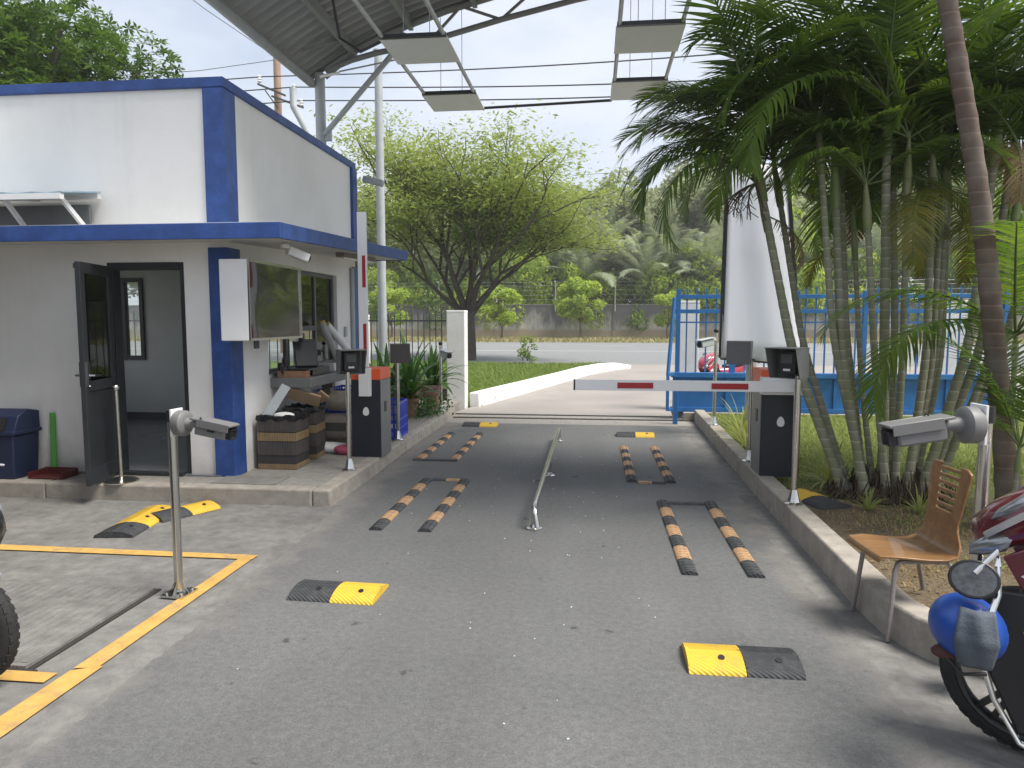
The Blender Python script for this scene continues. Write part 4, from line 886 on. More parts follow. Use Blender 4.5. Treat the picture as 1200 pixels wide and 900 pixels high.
# ================================================================ ROOF OVER THE LANE
RF = thing('gate_canopy', 'curved corrugated metal canopy over the lane on a grey steel column', 'canopy', (-4.22, 11.0, 0))
arch = [(-4.45, 5.30), (-4.1, 5.52), (-3.7, 5.75), (-3.3, 5.93), (-2.84, 6.10), (-2.2, 6.30), (-1.37, 6.50), (-.3, 6.72), (.8, 6.90), (2.0, 7.03), (2.7, 7.07)]
RY0, RY1 = 5.6, 11.05
def arch_z(x):
    for a, b in zip(arch, arch[1:]):
        if a[0] <= x <= b[0]: return a[1] + (b[1] - a[1]) * (x - a[0]) / (b[0] - a[0])
    return arch[-1][1]
g = MB(); ny = int((RY1 - RY0) / .02); vs = []; fs = []; na = len(arch)
for j in range(ny + 1):
    y = RY0 + (RY1 - RY0) * j / ny; dz = .03 * max(-.6, min(.6, math.sin(2 * math.pi * y / .2) * 1.1)) / .6
    for x, z in arch: vs.append((x + 4.22, y - 11, z + dz + .06))
for j in range(ny):
    for i in range(na - 1): a = j * na + i; fs.append((a, a + 1, a + na + 1, a + na))
g.add(vs, fs).build('roof_sheet', ROOFM, RF, smooth=180)
PUR = mat('purlin_grey', (.20, .205, .205), .5, .1, 4)
for x in (-3.66, -2.78, -1.8, -.6, .8, 2.2):
    z = arch_z(x); MB().span((x + 4.22 - .035, RY0 - 11, z - .11), (x + 4.22 + .035, RY1 - 11 - .02, z + .035)).build('purlin', PUR, RF, smooth=None)
g = MB(); g.tube([(-4.33 + 4.22, RY0 - 11, 5.27), (-4.33 + 4.22, RY1 - 11.1, 5.27)], .068, 12); g.build('gutter_pipe', mat('gutter_grey', (.27, .285, .29), .5, .15, 4), RF)
MB().tube([(0, 0, .14), (0, 0, 5.42)], .078, 18).build('column', GREYP, RF)
MB().tube([(6.52, -.25, .13), (6.52, -.25, 6.95)], [.085, .075], 16).build('column', GREYP, RF)
def chord(off, r, name, x0=-4.2, x1=2.7, yy=-.03):
    pts = [(x + 4.22, yy, z - off(x)) for x, z in arch if x0 <= x <= x1]; MB().tube(pts, r, 10).build(name, PUR, RF)
for yy in (-.06, -3.95):
    chord(lambda x: .06, .05, 'top_chord', yy=yy)
    chord(lambda x: .06 + min(.36, .22 * max(0, x + 4.2)), .042, 'bottom_chord', yy=yy)
    g = MB()
    xs = [-3.0, -2.5, -2.0, -1.4, -.8, -.1, .6, 1.4, 2.2, 2.6]
    for i, (p, q) in enumerate(zip(xs, xs[1:])):
        lo = lambda x: arch_z(x) - .06 - min(.36, .22 * (x + 4.2))
        a, b = ((p, lo(p)), (q, arch_z(q) - .06)) if i % 2 else ((p, arch_z(p) - .06), (q, lo(q)))
        g.bar((a[0] + 4.22, yy, a[1]), (b[0] + 4.22, yy, b[1]), .035)
    g.build('truss_web', PUR, RF, smooth=None)
MB().span((.02, .02, 5.50), (.1, .04, 5.52)).build('edge_plate', PUR, RF, smooth=None)
# fascia angle along the front edge
pts = [(x + 4.22, .05, z + .055) for x, z in arch]; g = MB()
for a, b in zip(pts, pts[1:]): g.bar(a, b, .018, .10)
g.build('edge_flashing', PUR, RF, smooth=None)
MB().tube([(.06, -.02, 4.50), (1.18, -.06, 5.66)], .042, 10).build('brace', GREYP, RF)
MB().box((.05, 0, 4.50), (.24, .06, .18)).build('brace_clamp', GREYP, RF, bevel=.006, smooth=None)
MB().tube([(.12, -.3, 5.28), (.42, -.3, 5.32)], .022, 8).build('lamp_tube', WHITEM, RF)
MB().tube([(.42, -.3, 5.34), (1.5, -.2, 5.55), (1.75, -.6, 5.4)], .012, 6).build('conduit', GREYP, RF)
MB().tube([(.95, -2.0, 5.66), (1.0, -1.9, 5.2), (1.3, -2.0, 4.98), (1.66, -2.2, 5.03)], .018, 8).build('cable', BLACK, RF)
g = MB(); g.bar((.12, -.9, 5.45), (.6, -.5, 5.75), .04); g.bar((.10, -.02, 5.35), (.62, -.05, 5.72), .045); g.build('knee_brace', PUR, RF, smooth=None)

def ladder(x0, x1, ys, z, lab):
    t = thing('hanging_frame', lab, 'hanging frame', ((x0 + x1) / 2, ys[0], z), 0, 'hanging frames with white boards'); w = x1 - x0; Y = lambda y: y - ys[0]
    for x in (-w / 2 + .03, w / 2 - .03): MB().tube([(x, -1.7, .03), (x, Y(ys[-1]) - .05, .03)], .026, 10).build('rail', GALV, t)
    for y in (ys[0], ys[2]):
        MB().span((-w / 2 - .01, Y(y), .0), (w / 2 + .01, Y(y) + .83, .02)).build('white_board', mat('board_under', (.72, .73, .74), .6, .05, 3), t, bevel=.003, smooth=None)
        MB().span((-w / 2, Y(y) - .05, .002), (w / 2, Y(y) - .004, .05)).build('cross_bar', BLACKM, t, smooth=None)
    for y in (ys[0] + .1, ys[2] + .1):
        for x in (-w * .18, w * .22):
            MB().tube([(x, Y(y), .03), (x, Y(y), arch_z((x0 + x1) / 2 + x) - z + .05)], .005, 5).build('hanger_wire', GALV, t)
    return t
ladder(-2.58, -1.77, (8.72, 9.5, 10.88, 11.7), 5.0, 'left hanging steel frame carrying two white boards under the canopy')
ladder(.235, 1.005, (8.66, 9.4, 10.60, 11.43), 5.0, 'right hanging steel frame carrying two white boards above the lowered arm')
o = MB().tube([(-1.78, 11.66, 5.02), (.25, 11.48, 5.02)], .022, 8).build('tie_bar', BLACKM); tag(o, 'thin dark bar tying the two hanging frames together', 'bar')

# ================================================================ CHAIR
ch = thing('wooden_chair', 'moulded brown plywood chair with a slotted back straddling the kerb beside the motorcycle', 'chair', (1.69, 3.975, 0), R(5))
# one bent shell: seat (facing -x), curve, back with slots cut through
prof = [(-.235, .405), (-.225, .43), (-.15, .432), (0, .418), (.10, .417), (.155, .438), (.178, .49), (.183, .56), (.187, .60)]
for k in range(15): prof.append((.187 + .035 * (k + 1) / 15, .60 + .285 * (k + 1) / 15))
def wid(i):
    x, z = prof[i]
    if z < .45: return .205 if x > -.2 else .185
    if z < .6: return .205 - .06 * math.sin((z - .45) / .15 * math.pi / 2) ** 1.0
    f = (z - .6) / .285; w = .145 + .045 * f
    return w * (1 - .0 if f < .9 else 1 - .22 * ((f - .9) / .1) ** 2)
rowsn = len(prof); M = 13; vs = []; fs = []
slots = set(range(10, 23, 2))
for i in range(rowsn):
    for j in range(M):
        u = (j / (M - 1) - .5) * 2; w_ = wid(i); x, z = prof[i]
        curve = .005 * u * u
        vs.append((x - (curve if z > .5 else 0), u * w_, z + (curve * .6 if z < .45 else 0)))
for i in range(rowsn - 1):
    for j in range(M - 1):
        if i in slots and 3 <= j <= 8: continue
        fs.append((i * M + j, i * M + j + 1, (i + 1) * M + j + 1, (i + 1) * M + j))
o = MB().add(vs, fs).build('plywood_shell', WOOD, ch, smooth=180)
q = o.modifiers.new('thick', 'SOLIDIFY'); q.thickness = .012; q = o.modifiers.new('round', 'BEVEL'); q.width = .003; q.segments = 2
for s in (-1, 1):
    MB().tube([(-.185, s * .20, .0), (-.15, s * .175, .36), (-.13, s * .16, .40), (-.10, s * .15, .405)], .0125, 10).build('front_leg', RUSTG, ch)
    MB().tube([(.20, s * .19, .13), (.14, s * .175, .38), (.12, s * .16, .405), (.09, s * .15, .405)], .0125, 10).build('rear_leg', RUSTG, ch)
    MB().tube([(-.12, s * .15, .403), (.12, s * .15, .403)], .011, 8).build('seat_rail', RUSTG, ch)
MB().tube([(.12, -.15, .403), (.12, .15, .403)], .011, 8).build('cross_rail', RUSTG, ch)

# ================================================================ MOTORCYCLES  (local +x forward, z up, origin at the front wheel contact)
def wheel(parent, name, x, r, w, n=36):
    Wh = MB(); prof = []
    for k in range(10): a = math.pi * k / 9; prof.append((r - w * .62 + w * .62 * math.sin(a), -w / 2 * math.cos(a)))
    vs = []; fs = []; P = len(prof)
    for i in range(n):
        t = 2 * math.pi * i / n
        for q, yy in prof: vs.append((q * math.cos(t), yy, q * math.sin(t)))
    for i in range(n):
        for j in range(P): fs.append((i * P + j, ((i + 1) % n) * P + j, ((i + 1) % n) * P + (j + 1) % P, i * P + (j + 1) % P))
    for i in range(n):   # tread blocks
        t = 2 * math.pi * (i + .5) / n
        for s in (-1, 1): Wh.box(((r - .0105) * math.cos(t), s * w * .2, (r - .0105) * math.sin(t)), (.014, w * .24, .030), (0, -t, R(18 * s)))
    Wh.add(vs, fs); T = Wh.build('tyre', TYRE, parent, smooth=40, loc=(x, 0, r))
    h = MB(); ri = r - w * .62
    for s in (-1, 1): h.tube([((ri - .004) * math.cos(2 * math.pi * i / n), s * w * .34, (ri - .004) * math.sin(2 * math.pi * i / n)) for i in range(n + 1)], .011, 8, cap=False)
    h.lathe([(.035, -w * .5), (.035, w * .5)], (0, 0, 0), 14, rot=(R(90), 0, 0))
    for k in range(5):
        t = 2 * math.pi * k / 5 + .3
        for d in (-.13, .13): h.bar((.03 * math.cos(t), 0, .03 * math.sin(t)), (ri * math.cos(t + d), 0, ri * math.sin(t + d)), .014, .022)
    h.build('rim', mat('rim_dark', (.05, .05, .052), .4, .1, 8, metal=.6), T)
    g = MB().lathe([(.05, .0), (.088, .0), (.088, .005), (.05, .005)], (0, w * .45, 0), 28, rot=(R(-90), 0, 0)); g.build('brake_disc', mat('disc_dark', (.16, .16, .16), .35, .2, 12, metal=.7), T)
    return T
def loft(sections, n=14):
    """closed skin through super-elliptic sections (centre, half width y, half height z, power)"""
    mb = MB(); vs = []; fs = []
    for (x, z), hw, hh, tilt in sections:
        for j in range(n):
            a = 2 * math.pi * j / n; c, s = math.cos(a), math.sin(a); e = .75
            yy = hw * math.copysign(abs(c) ** e, c); zz = hh * math.copysign(abs(s) ** e, s)
            vs.append((x - zz * math.sin(tilt), yy, z + zz * math.cos(tilt)))
    k = len(sections)
    fs = [(i * n + j, i * n + (j + 1) % n, (i + 1) * n + (j + 1) % n, (i + 1) * n + j) for i in range(k - 1) for j in range(n)] + [tuple(range(n - 1, -1, -1)), tuple((k - 1) * n + j for j in range(n))]
    return mb.add(vs, fs)
def motorcycle(loc, rz, lab, paint, sc=1.0):
    t = thing('motorcycle', lab, 'motorcycle', loc, rz); t.scale = (sc, sc, sc)
    r = .285; WB = 1.24
    wheel(t, 'front_wheel', 0, r, .085); wheel(t, 'rear_wheel', -WB, r, .10)
    for s in (-1, 1): MB().tube([(0, s * .075, r), (-.16, s * .075, .74)], [.022, .018], 12).build('fork_leg', BLACKM, t)
    g = MB(); vs = []; fs = []; n = 18
    for i in range(n + 1):
        a = R(28 + 150 * i / n); rr = r + .028
        for yy, dz in ((-.062, -.05), (-.05, -.006), (0, .010), (.05, -.006), (.062, -.05)): vs.append(((rr + dz) * math.cos(a) * 1.0, yy, r + (rr + dz) * math.sin(a)))
    for i in range(n):
        for j in range(4): fs.append((i * 5 + j, i * 5 + j + 1, i * 5 + j + 6, i * 5 + j + 5))
    o = g.add(vs, fs).build('front_fender', BLACK, t, smooth=180); o.modifiers.new('thick', 'SOLIDIFY').thickness = .006
    # nose with headlight, handlebar cover, leg shields
    loft([((.20, .80), .035, .035, 0), ((.165, .815), .085, .085, .25), ((.08, .85), .135, .135, .35), ((-.03, .90), .165, .135, .45), ((-.14, .97), .15, .085, .5), ((-.22, 1.01), .10, .05, .5)], 20).build('nose_fairing', paint, t, smooth=50)
    for s in (-1, 1):
        g = loft([((.135, .86), .018, .022, .4), ((.075, .905), .045, .050, .5), ((-.005, .945), .042, .042, .5), ((-.06, .96), .02, .02, .5)], 14)
        g.v = [(p[0], s * (abs(.088 + p[1] * .8)), p[2] + .01) for p in g.v]; g.build('headlight', LENS, t, smooth=60)
        g = loft([((.20, .75), .016, .02, 0), ((.15, .775), .035, .04, .2), ((.08, .80), .03, .04, .3)], 12); g.v = [(p[0], s * .105 + p[1], p[2] - .01) for p in g.v]; g.build('indicator', LENS, t, smooth=60)
        g = MB(); pr = [(.10, .74), (.04, .78), (-.10, .86), (-.22, .80), (-.20, .62), (-.06, .56), (.03, .62)]
        g.prism(pr, lambda u, v, q: (u, s * q, v), (.135, .155)); g.build('side_fairing', paint, t, bevel=.006)
        g = MB(); g.prism([(-.10, .56), (-.20, .62), (-.26, .30), (-.42, .18), (-.48, .26), (-.30, .60), (-.18, .74)], lambda u, v, q: (u, s * q, v), (.15, .18)); g.build('leg_shield', BLACK, t, bevel=.008)
        g = MB(); g.prism([(.045, .685), (-.02, .735), (-.055, .70), (-.03, .66), (-.005, .69), (.0, .665)], lambda u, v, q: (u, s * q, v), (.156, .158)); g.build('white_emblem', PAPER, t, smooth=None)
        MB().tube([(-.16, s * .06, .98), (-.20, s * .16, 1.02), (-.26, s * .33, 1.01)], .014, 10).build('handlebar', CHROME, t)
        MB().tube([(-.245, s * .25, 1.012), (-.285, s * .39, 1.0)], .019, 12).build('grip', BLACK, t)
        g = MB().tube([(-.10, s * .11, .62), (-.19, s * .12, .84)], .028, 12)
        for k in range(6): g.lathe([(.034, -.006), (.034, .006)], (-.10 - .09 * k / 5 * .8, s * .1108, .63 + .2 * k / 5 * .8), 12)
        g.build('spring_cover', CHROME, t)
        MB().tube([(-.25, s * .27, 1.035), (-.20, s * .33, 1.03), (-.17, s * .40, 1.01)], .007, 8).build('brake_lever', CHROME, t)
        MB().tube([(-.22, s * .24, 1.02), (-.10, s * .22, 1.0), (-.02, s * .15, .80), (-.08, s * .09, .55), (-.02, s * .07, .33)], .006, 6).build('brake_cable', BLACK, t)
        MB().box((-.03, s * .095, .30), (.05, .03, .10)).build('brake_caliper', GREYD, t, bevel=.008)
        g = MB(); g.prism([(.16, .80), (.06, .885), (-.06, .955), (-.07, .945), (.05, .865), (.15, .785)], lambda u, v, q: (u, s * q, v + .012), (.118, .146)); g.build('trim_strip', mat('silver_trim', (.5, .5, .5), .25, .05, 8, metal=.6), t, smooth=None)
        g = MB(); g.prism([(.05, .62), (-.20, .74), (-.26, .30), (-.30, .12), (-.20, .10), (-.07, .34)], lambda u, v, q: (u, s * q, v), (.085, .145)); g.build('inner_panel', BLACK, t, bevel=.008)
    loft([((-.26, .62), .05, .10, .3), ((-.40, .60), .10, .13, 0), ((-.62, .62), .12, .13, 0), ((-1.0, .72), .12, .10, 0), ((-1.35, .82), .08, .06, 0), ((-1.5, .86), .03, .02, 0)], 16).build('body_fairing', paint, t, smooth=50)
    loft([((-.50, .76), .07, .03, 0), ((-.7, .78), .13, .055, 0), ((-1.0, .82), .14, .06, 0), ((-1.3, .88), .10, .04, 0)], 16).build('seat', BLACK, t, smooth=60)
    g = MB().box((-.52, 0, .30), (.34, .20, .22)); g.lathe([(.10, -.13), (.11, -.1), (.11, .1), (.10, .13)], (-.62, 0, .28), 18, rot=(R(90), 0, 0)); g.build('engine', mat('engine_grey', (.12, .12, .12), .45, .2, 8, metal=.5), t, bevel=.012)
    MB().tube([(-.45, -.10, .26), (-.6, -.14, .17), (-.9, -.15, .20), (-1.35, -.17, .38)], [.02, .022, .045, .05], 12).build('exhaust', CHROME, t)
    MB().tube([(-.28, .2, .30), (-.33, .24, .12), (-.48, .25, .075), (-.75, .24, .10)], .012, 10).build('crash_bar', CHROME, t)
    MB().prism([(.15, .62), (.12, .32), (.03, .13), (-.18, .10), (-.22, .64)], lambda u, v, q: (u, q, v), (.135, .16)).build('front_guard', BLACK, t, bevel=.01)
    MB().tube([(.14, .165, .36), (.10, .175, .24), (.02, .18, .11), (-.12, .18, .05), (-.3, .18, .05)], .010, 10).build('guard_bar', CHROME, t)
    MB().tube([(.02, .16, .50), (-.04, .19, .38), (-.12, .22, .22), (-.22, .23, .10), (-.34, .23, .06)], .012, 10).build('crash_bar', CHROME, t)
    MB().bar((-1.24, .09, r), (-.62, .08, .3), .035, .05).build('swing_arm', BLACKM, t, smooth=None)
    MB().ball((-1.5, 0, .82), .05, (1, 1.3, .7)).build('tail_lamp', mat('tail_red', (.35, .01, .01), .2), t)
    MB().tube([(-.5, .10, .26), (-.46, .26, .06), (-.47, .29, .02), (-.53, .30, .01)], .011, 8).build('side_stand', BLACKM, t)
    return t
mc = motorcycle((1.67, 2.83, 0), R(180 - 30), 'dark maroon motorcycle parked at the right edge, nose to the lane beside the wooden chair', MAROON, 1.06)
def wl(o, p): return Matrix.Rotation(-o.rotation_euler.z, 3, 'Z') @ (Vector(p) - Vector(o.location)) / o.scale.x
p0, p1, p2, p3 = [wl(mc, p) for p in ((1.305, 2.55, .765), (1.385, 2.57, .86), (1.375, 2.53, .72), (1.335, 2.51, .625))]
MB().tube([p3, p2.lerp(p3, .4), p2, p1.lerp(p2, .35)], .010, 10).build('mirror_stalk', CHROME, mc)
e = (p1 - p2).to_track_quat('Z', 'Y')
cd = wl(mc, (0 + mc.location.x, 0 + mc.location.y, 0)); tocam = (wl(mc, (0.1, 0, 1.62)) - p0).normalized(); qm = (Vector(tocam)).to_track_quat('Z', 'Y').to_matrix()
g = MB().lathe([(.002, -.035), (.045, -.028), (.066, -.006), (.068, .0), (.064, .004)], (0, 0, 0), 24); g.v = [tuple(qm @ Vector((p[0] * 1.08, p[1] * .92, p[2])) + p0) for p in g.v]; hs = g.build('mirror', BLACK, mc)
g = MB().lathe([(.058, .0041), (.058, .0055)], (0, 0, 0), 24); g.v = [tuple(qm @ Vector((p[0] * 1.08, p[1] * .92, p[2])) + p0) for p in g.v]; g.build('mirror_glass', mat('mirror_dusty', (.10, .105, .11), .35, .4, 60, metal=.3), hs)
MB().tube([p1.lerp(p2, .35), p1, p0 + Vector((0, 0, .02))], .010, 8).build('mirror_stem', CHROME, mc)
# helmet hanging on the front of the motorcycle, with a grey cloth over it
hl = thing('helmet', 'blue open helmet with grey cloth hanging on the front of the maroon motorcycle', 'helmet', (1.318, 2.60, .572)); hl.scale = (.82, .82, .82)
g = MB(); prof = [(max(.001, .137 * math.sin(math.pi * k / 18)), .137 * math.cos(math.pi * k / 18)) for k in range(12)]
g.lathe(prof, (0, 0, 0), 28); g.v = [(p[0] * 1.0, p[1] * 1.12, p[2]) for p in g.v]
Mh = Euler((R(38), R(-34), R(20))).to_matrix(); g.v = [tuple(Mh @ Vector(p)) for p in g.v]
o = g.build('shell', BLUEH, hl, smooth=100)
g = MB(); n = 12; vs = []; fs = []
for i in range(n + 1):
    for j in range(n + 1):
        u, v = (i / n - .5) * 2, (j / n - .5) * 2
        wv = .062 + .020 * (1 - abs(v)); x = u * wv; z = v * .125; rad = .153 + .006 * math.sin(u * 5 + v * 2) * (1 - abs(v) * .3) + .01 * (abs(v) < .12)
        y = -math.sqrt(max(rad * rad - x * x - z * z * .75, .0016)); vs.append((x + .028, y, z - .005))
for i in range(n):
    for j in range(n): a = i * (n + 1) + j; fs.append((a, a + 1, a + n + 2, a + n + 1))
g.v = []; g.add(vs, fs); Mz = Euler((0, 0, R(-24))).to_matrix(); g.v = [tuple(Mz @ Vector(p)) for p in g.v]
o = g.build('cloth', CLOTHG, hl, smooth=180); o.modifiers.new('thick', 'SOLIDIFY').thickness = .003
MB().tube([(-.10, -.02, -.11), (-.05, -.08, -.17), (.04, -.09, -.16)], .008, 8).build('strap', BLACK, hl)
MB().ball((-.07, .0, -.11), .06, (1.2, .8, .5)).build('padding', mat('padding_brown', (.07, .025, .02), .8), hl)
m2 = motorcycle((-2.80, 2.84, 0), R(-6), 'second motorcycle at the left edge with only its black front tyre showing', mat('paint_black', (.012, .012, .014), .25, .05, 5, coat=.6), .92)
for c in list(m2.children):      # this model has no crash guard or low indicators
    if c.name.split('.')[0] in ('front_guard', 'guard_bar', 'indicator', 'front_fender', 'trim_strip'): bpy.data.objects.remove(c)
mr_ = motorcycle((2.25, 14.6, 0), R(215), 'red motorcycle standing beyond the blue gate near the white pillar', mat('paint_red', (.42, .03, .06), .3, .08, 5, coat=.6), .95)

# ================================================================ PALMS
PG = leafmat('palm_green', (.055, .115, .018), (.13, .205, .035), .46, .42)
PY = leafmat('palm_yellow', (.10, .13, .02), (.20, .17, .03), .4, .5)
PB = mat('rachis_green', (.10, .14, .04), .5, .15, 8)
DRY = leafmat('palm_dry', (.20, .13, .06), (.30, .21, .11), .2, .8)
STEMG = ring_mat('palm_stem', (.27, .265, .20), (.17, .20, .09), 3.6)
STEMB = ring_mat('palm_stem_brown', (.125, .085, .066), (.20, .175, .15), 3.2)
SHAFT = mat('crownshaft', (.14, .19, .06), .45, .15, 4, c2=(.22, .20, .10), s2=3)
def frond_mesh(name, L, droop, m, pairs=44, leaf=.40, seed=0, vee=.55, side=0, width=1.0):
    """frond along +x rising then arching; rachis strip plus narrow leaflets that bend under their weight"""
    r = random.Random(seed); V = []; F = []
    a0 = R(8); pts = []; x = z = yb = 0; ang = a0; yaw = 0; st = 30
    for i in range(st + 1):
        pts.append(Vector((x, yb, z))); d = L / st
        x += d * math.cos(ang) * math.cos(yaw); yb += d * math.cos(ang) * math.sin(yaw); z += d * math.sin(ang); ang -= R(droop) / st * (.35 + 1.3 * i / st); yaw += R(side) / st
    def at(f):
        k = min(st - 1e-6, max(0, f * st)); i = int(k); return pts[i].lerp(pts[i + 1], k - i), (pts[i + 1] - pts[i]).normalized()
    for i in range(st):
        w0 = .014 * (1 - i / st) + .003; w1 = .014 * (1 - (i + 1) / st) + .003; o = len(V)
        V += [pts[i] + Vector((0, w0, 0)), pts[i] + Vector((0, -w0, 0)), pts[i] + Vector((0, 0, -w0 * 1.3)), pts[i + 1] + Vector((0, w1, 0)), pts[i + 1] + Vector((0, -w1, 0)), pts[i + 1] + Vector((0, 0, -w1 * 1.3))]
        F += [(o, o + 1, o + 4, o + 3), (o + 1, o + 2, o + 5, o + 4), (o + 2, o, o + 3, o + 5)]
    nr = len(F)
    for k in range(pairs):
        f = .16 + .835 * (k + .5) / pairs
        p, t = at(f); ll = leaf * (math.sin(math.pi * min(1, (f - .10) / .92) ** .75) ** .6) * r.uniform(.9, 1.06) + .03; up = Vector((0, 0, 1)); 
        for s in (-1, 1):
            sd_ = t.cross(up).normalized() * -s; nn = sd_.cross(t) * s
            if nn.z < 0: nn = -nn
            fw = .34 + .42 * f + r.uniform(-.1, .1)
            d = (sd_ * 1.0 + t * fw + nn * (vee + r.uniform(-.12, .12))).normalized(); w = .0125 * width + .004 * r.random()
            q = p.copy(); prev = None; g = d.copy(); o = len(V); seg = 3
            for j in range(seg + 1):
                ww = w * (1 - (j / seg) ** 2) * (1 if j else .7); wdir = g.cross(nn).normalized()
                V += [q + wdir * ww, q - wdir * ww]; g = (g + Vector((0, 0, -.22 - .12 * r.random()))).normalized(); q = q + g * (ll / seg)
            F += [(o + 2 * j, o + 2 * j + 1, o + 2 * j + 3, o + 2 * j + 2) for j in range(seg)]
    me = quads_mesh(name, [tuple(v) for v in V], F, m); me.materials.append(PB)
    mi = np.zeros(len(F), dtype=np.int32); mi[:nr] = 1; me.polygons.foreach_set('material_index', mi)
    return me
FR = [frond_mesh('frond', 2.0, d, PG, 46, .52, i, v, sd2, 1.08) for i, (d, v, sd2) in enumerate(((75, .30, 10), (110, .22, -8), (135, .15, 6), (50, .4, 0), (150, .1, -15)))]
FY = [frond_mesh('frond', 1.5, 105, PY, 54, .40, 11, .3, 10, .7), frond_mesh('frond', 1.3, 130, DRY, 44, .34, 12, .1, -10, .6)]
def stem_mesh(path, r0, r1, m, n=14):
    P = [Vector(p) for p in path]; fine = []
    for i in range(73):
        f = i / 72 * (len(P) - 1); k = min(int(f), len(P) - 2); fine.append(P[k].lerp(P[k + 1], f - k))
    for _ in range(50): fine = [fine[0]] + [(fine[i - 1] + fine[i] * 2 + fine[i + 1]) / 4 for i in range(1, 72)] + [fine[-1]]
    rr = [(r0 + (r1 - r0) * i / 72 + (.35 * r0 * max(0, 1 - i / 9))) * (1.055 if i % 3 == 0 else .985) for i in range(73)]
    return MB().tube(fine, rr, n).mesh('stem', m, 180), fine[-1], (fine[-1] - fine[-3]).normalized()
def palm(base, tip, bow, r0, lab, fronds, shaft=.55, sm=None, sc=1.0, group='clustered palm stems'):
    t = thing('palm_tree', lab, 'palm', base, 0, group)
    b = Vector((0, 0, 0)); e = Vector(tip) - Vector(base); mid = e * .5 + Vector(bow)
    me, top, d = stem_mesh([b, mid, e], r0, r0 * .72, sm or STEMG); inst('trunk', me, t)
    tp = top + d * shaft * .9
    if shaft: inst('crownshaft', MB().tube([top - d * .02, top + d * shaft * .3, top + d * shaft * .75, top + d * shaft], [r0 * .95, r0 * 1.05, r0 * .6, r0 * .3], 10).mesh('crownshaft', SHAFT, 60), t)
    for az, el, k, s in fronds:
        fm = FR[k] if k < 5 else FY[k - 5]
        inst('frond', fm, t, tp if k < 5 else top + d * shaft * .3, (0, -R(el), R(az)), s * sc)
    return t
rp_ = random.Random(21)
def crown(n, sc=1.0, elmin=5, elmax=75, dry=1, az0=None):
    o = []; a = az0 if az0 is not None else rp_.uniform(0, 360)
    for i in range(n):
        el = elmin + (elmax - elmin) * ((i + .5) / n); a += 137.5; aa = a % 360; aa = aa if el > 62 or not 215 < aa < 325 else (aa - 75 if aa < 270 else aa + 75); o.append((aa + rp_.uniform(-14, 14), el + rp_.uniform(-6, 6), rp_.choice((0, 1, 1, 2, 3, 4)) if el < 60 else rp_.choice((3, 0)), sc * rp_.uniform(.88, 1.1)))
    for i in range(dry): o.append((rp_.uniform(0, 360), rp_.uniform(-35, -5), rp_.choice((5, 6, 5)), sc * .8))
    return o
stems = [  # base, tip, bow, radius, fronds, words
    ((2.24, 6.52, .085), (1.50, 6.75, 2.72), (-.10, 0, -.05), .043, 'leaning farthest left, its drooping fronds reaching over the white board', [(178, 30, 2, .76), (190, 8, 2, .74), (165, 58, 1, .70), (205, -6, 4, .76), (150, 20, 2, .72), (182, 50, 2, .72), (172, 16, 2, .78), (198, 38, 2, .70), (100, 40, 1, .9), (60, 30, 1, .9), (20, 35, 1, .9), (300, 60, 1, .8), (80, 78, 3, 1.0), (200, 72, 3, 1.1)]),
    ((2.30, 6.62, .085), (1.76, 7.2, 2.75), (-.10, 0, 0), .036, 'second from the left, slim and leaning left behind the first', None),
    ((2.36, 6.40, .085), (2.08, 6.6, 2.62), (-.08, 0, 0), .042, 'third from the left, bowing gently left', None),
    ((2.46, 6.70, .085), (2.24, 7.0, 2.95), (-.06, 0, 0), .036, 'fourth from the left, thin and nearly upright', None),
    ((2.52, 6.36, .085), (2.28, 6.4, 2.42), (-.02, 0, 0), .034, 'short pale one with a green neck near the middle', None),
    ((2.56, 6.56, .085), (2.44, 6.5, 3.05), (.0, 0, 0), .046, 'straight grey upright one in the middle', [(190, 30, 2, .9), (205, 12, 2, .95), (175, 50, 1, 1.0), (150, 30, 2, .8), (340, 40, 1, .9), (10, 20, 2, .9), (90, 45, 0, .9), (250, 66, 0, .9), (140, 62, 0, 1.0), (30, 75, 3, 1.05), (215, 80, 3, .9), (100, 10, 2, .8)]),
    ((2.66, 6.72, .085), (2.66, 6.9, 2.85), (.04, 0, 0), .036, 'upright one just right of the middle', None),
    ((2.70, 6.44, .085), (2.86, 6.6, 2.65), (.07, 0, 0), .038, 'first one leaning right, brownish at its foot', None),
    ((2.78, 6.62, .085), (3.10, 6.9, 2.75), (.10, 0, 0), .040, 'second one leaning right with a pale green neck', None),
    ((2.82, 6.46, .085), (3.34, 6.6, 2.95), (.12, 0, -.05), .045, 'third one leaning right, thick and pale', None),
    ((2.90, 6.58, .085), (3.62, 6.9, 2.85), (.14, 0, -.05), .042, 'fourth one leaning right, sweeping out low', None),
    ((2.98, 6.78, .085), (3.95, 7.0, 2.55), (.16, 0, -.08), .040, 'outermost one leaning right toward the picture edge', None)]
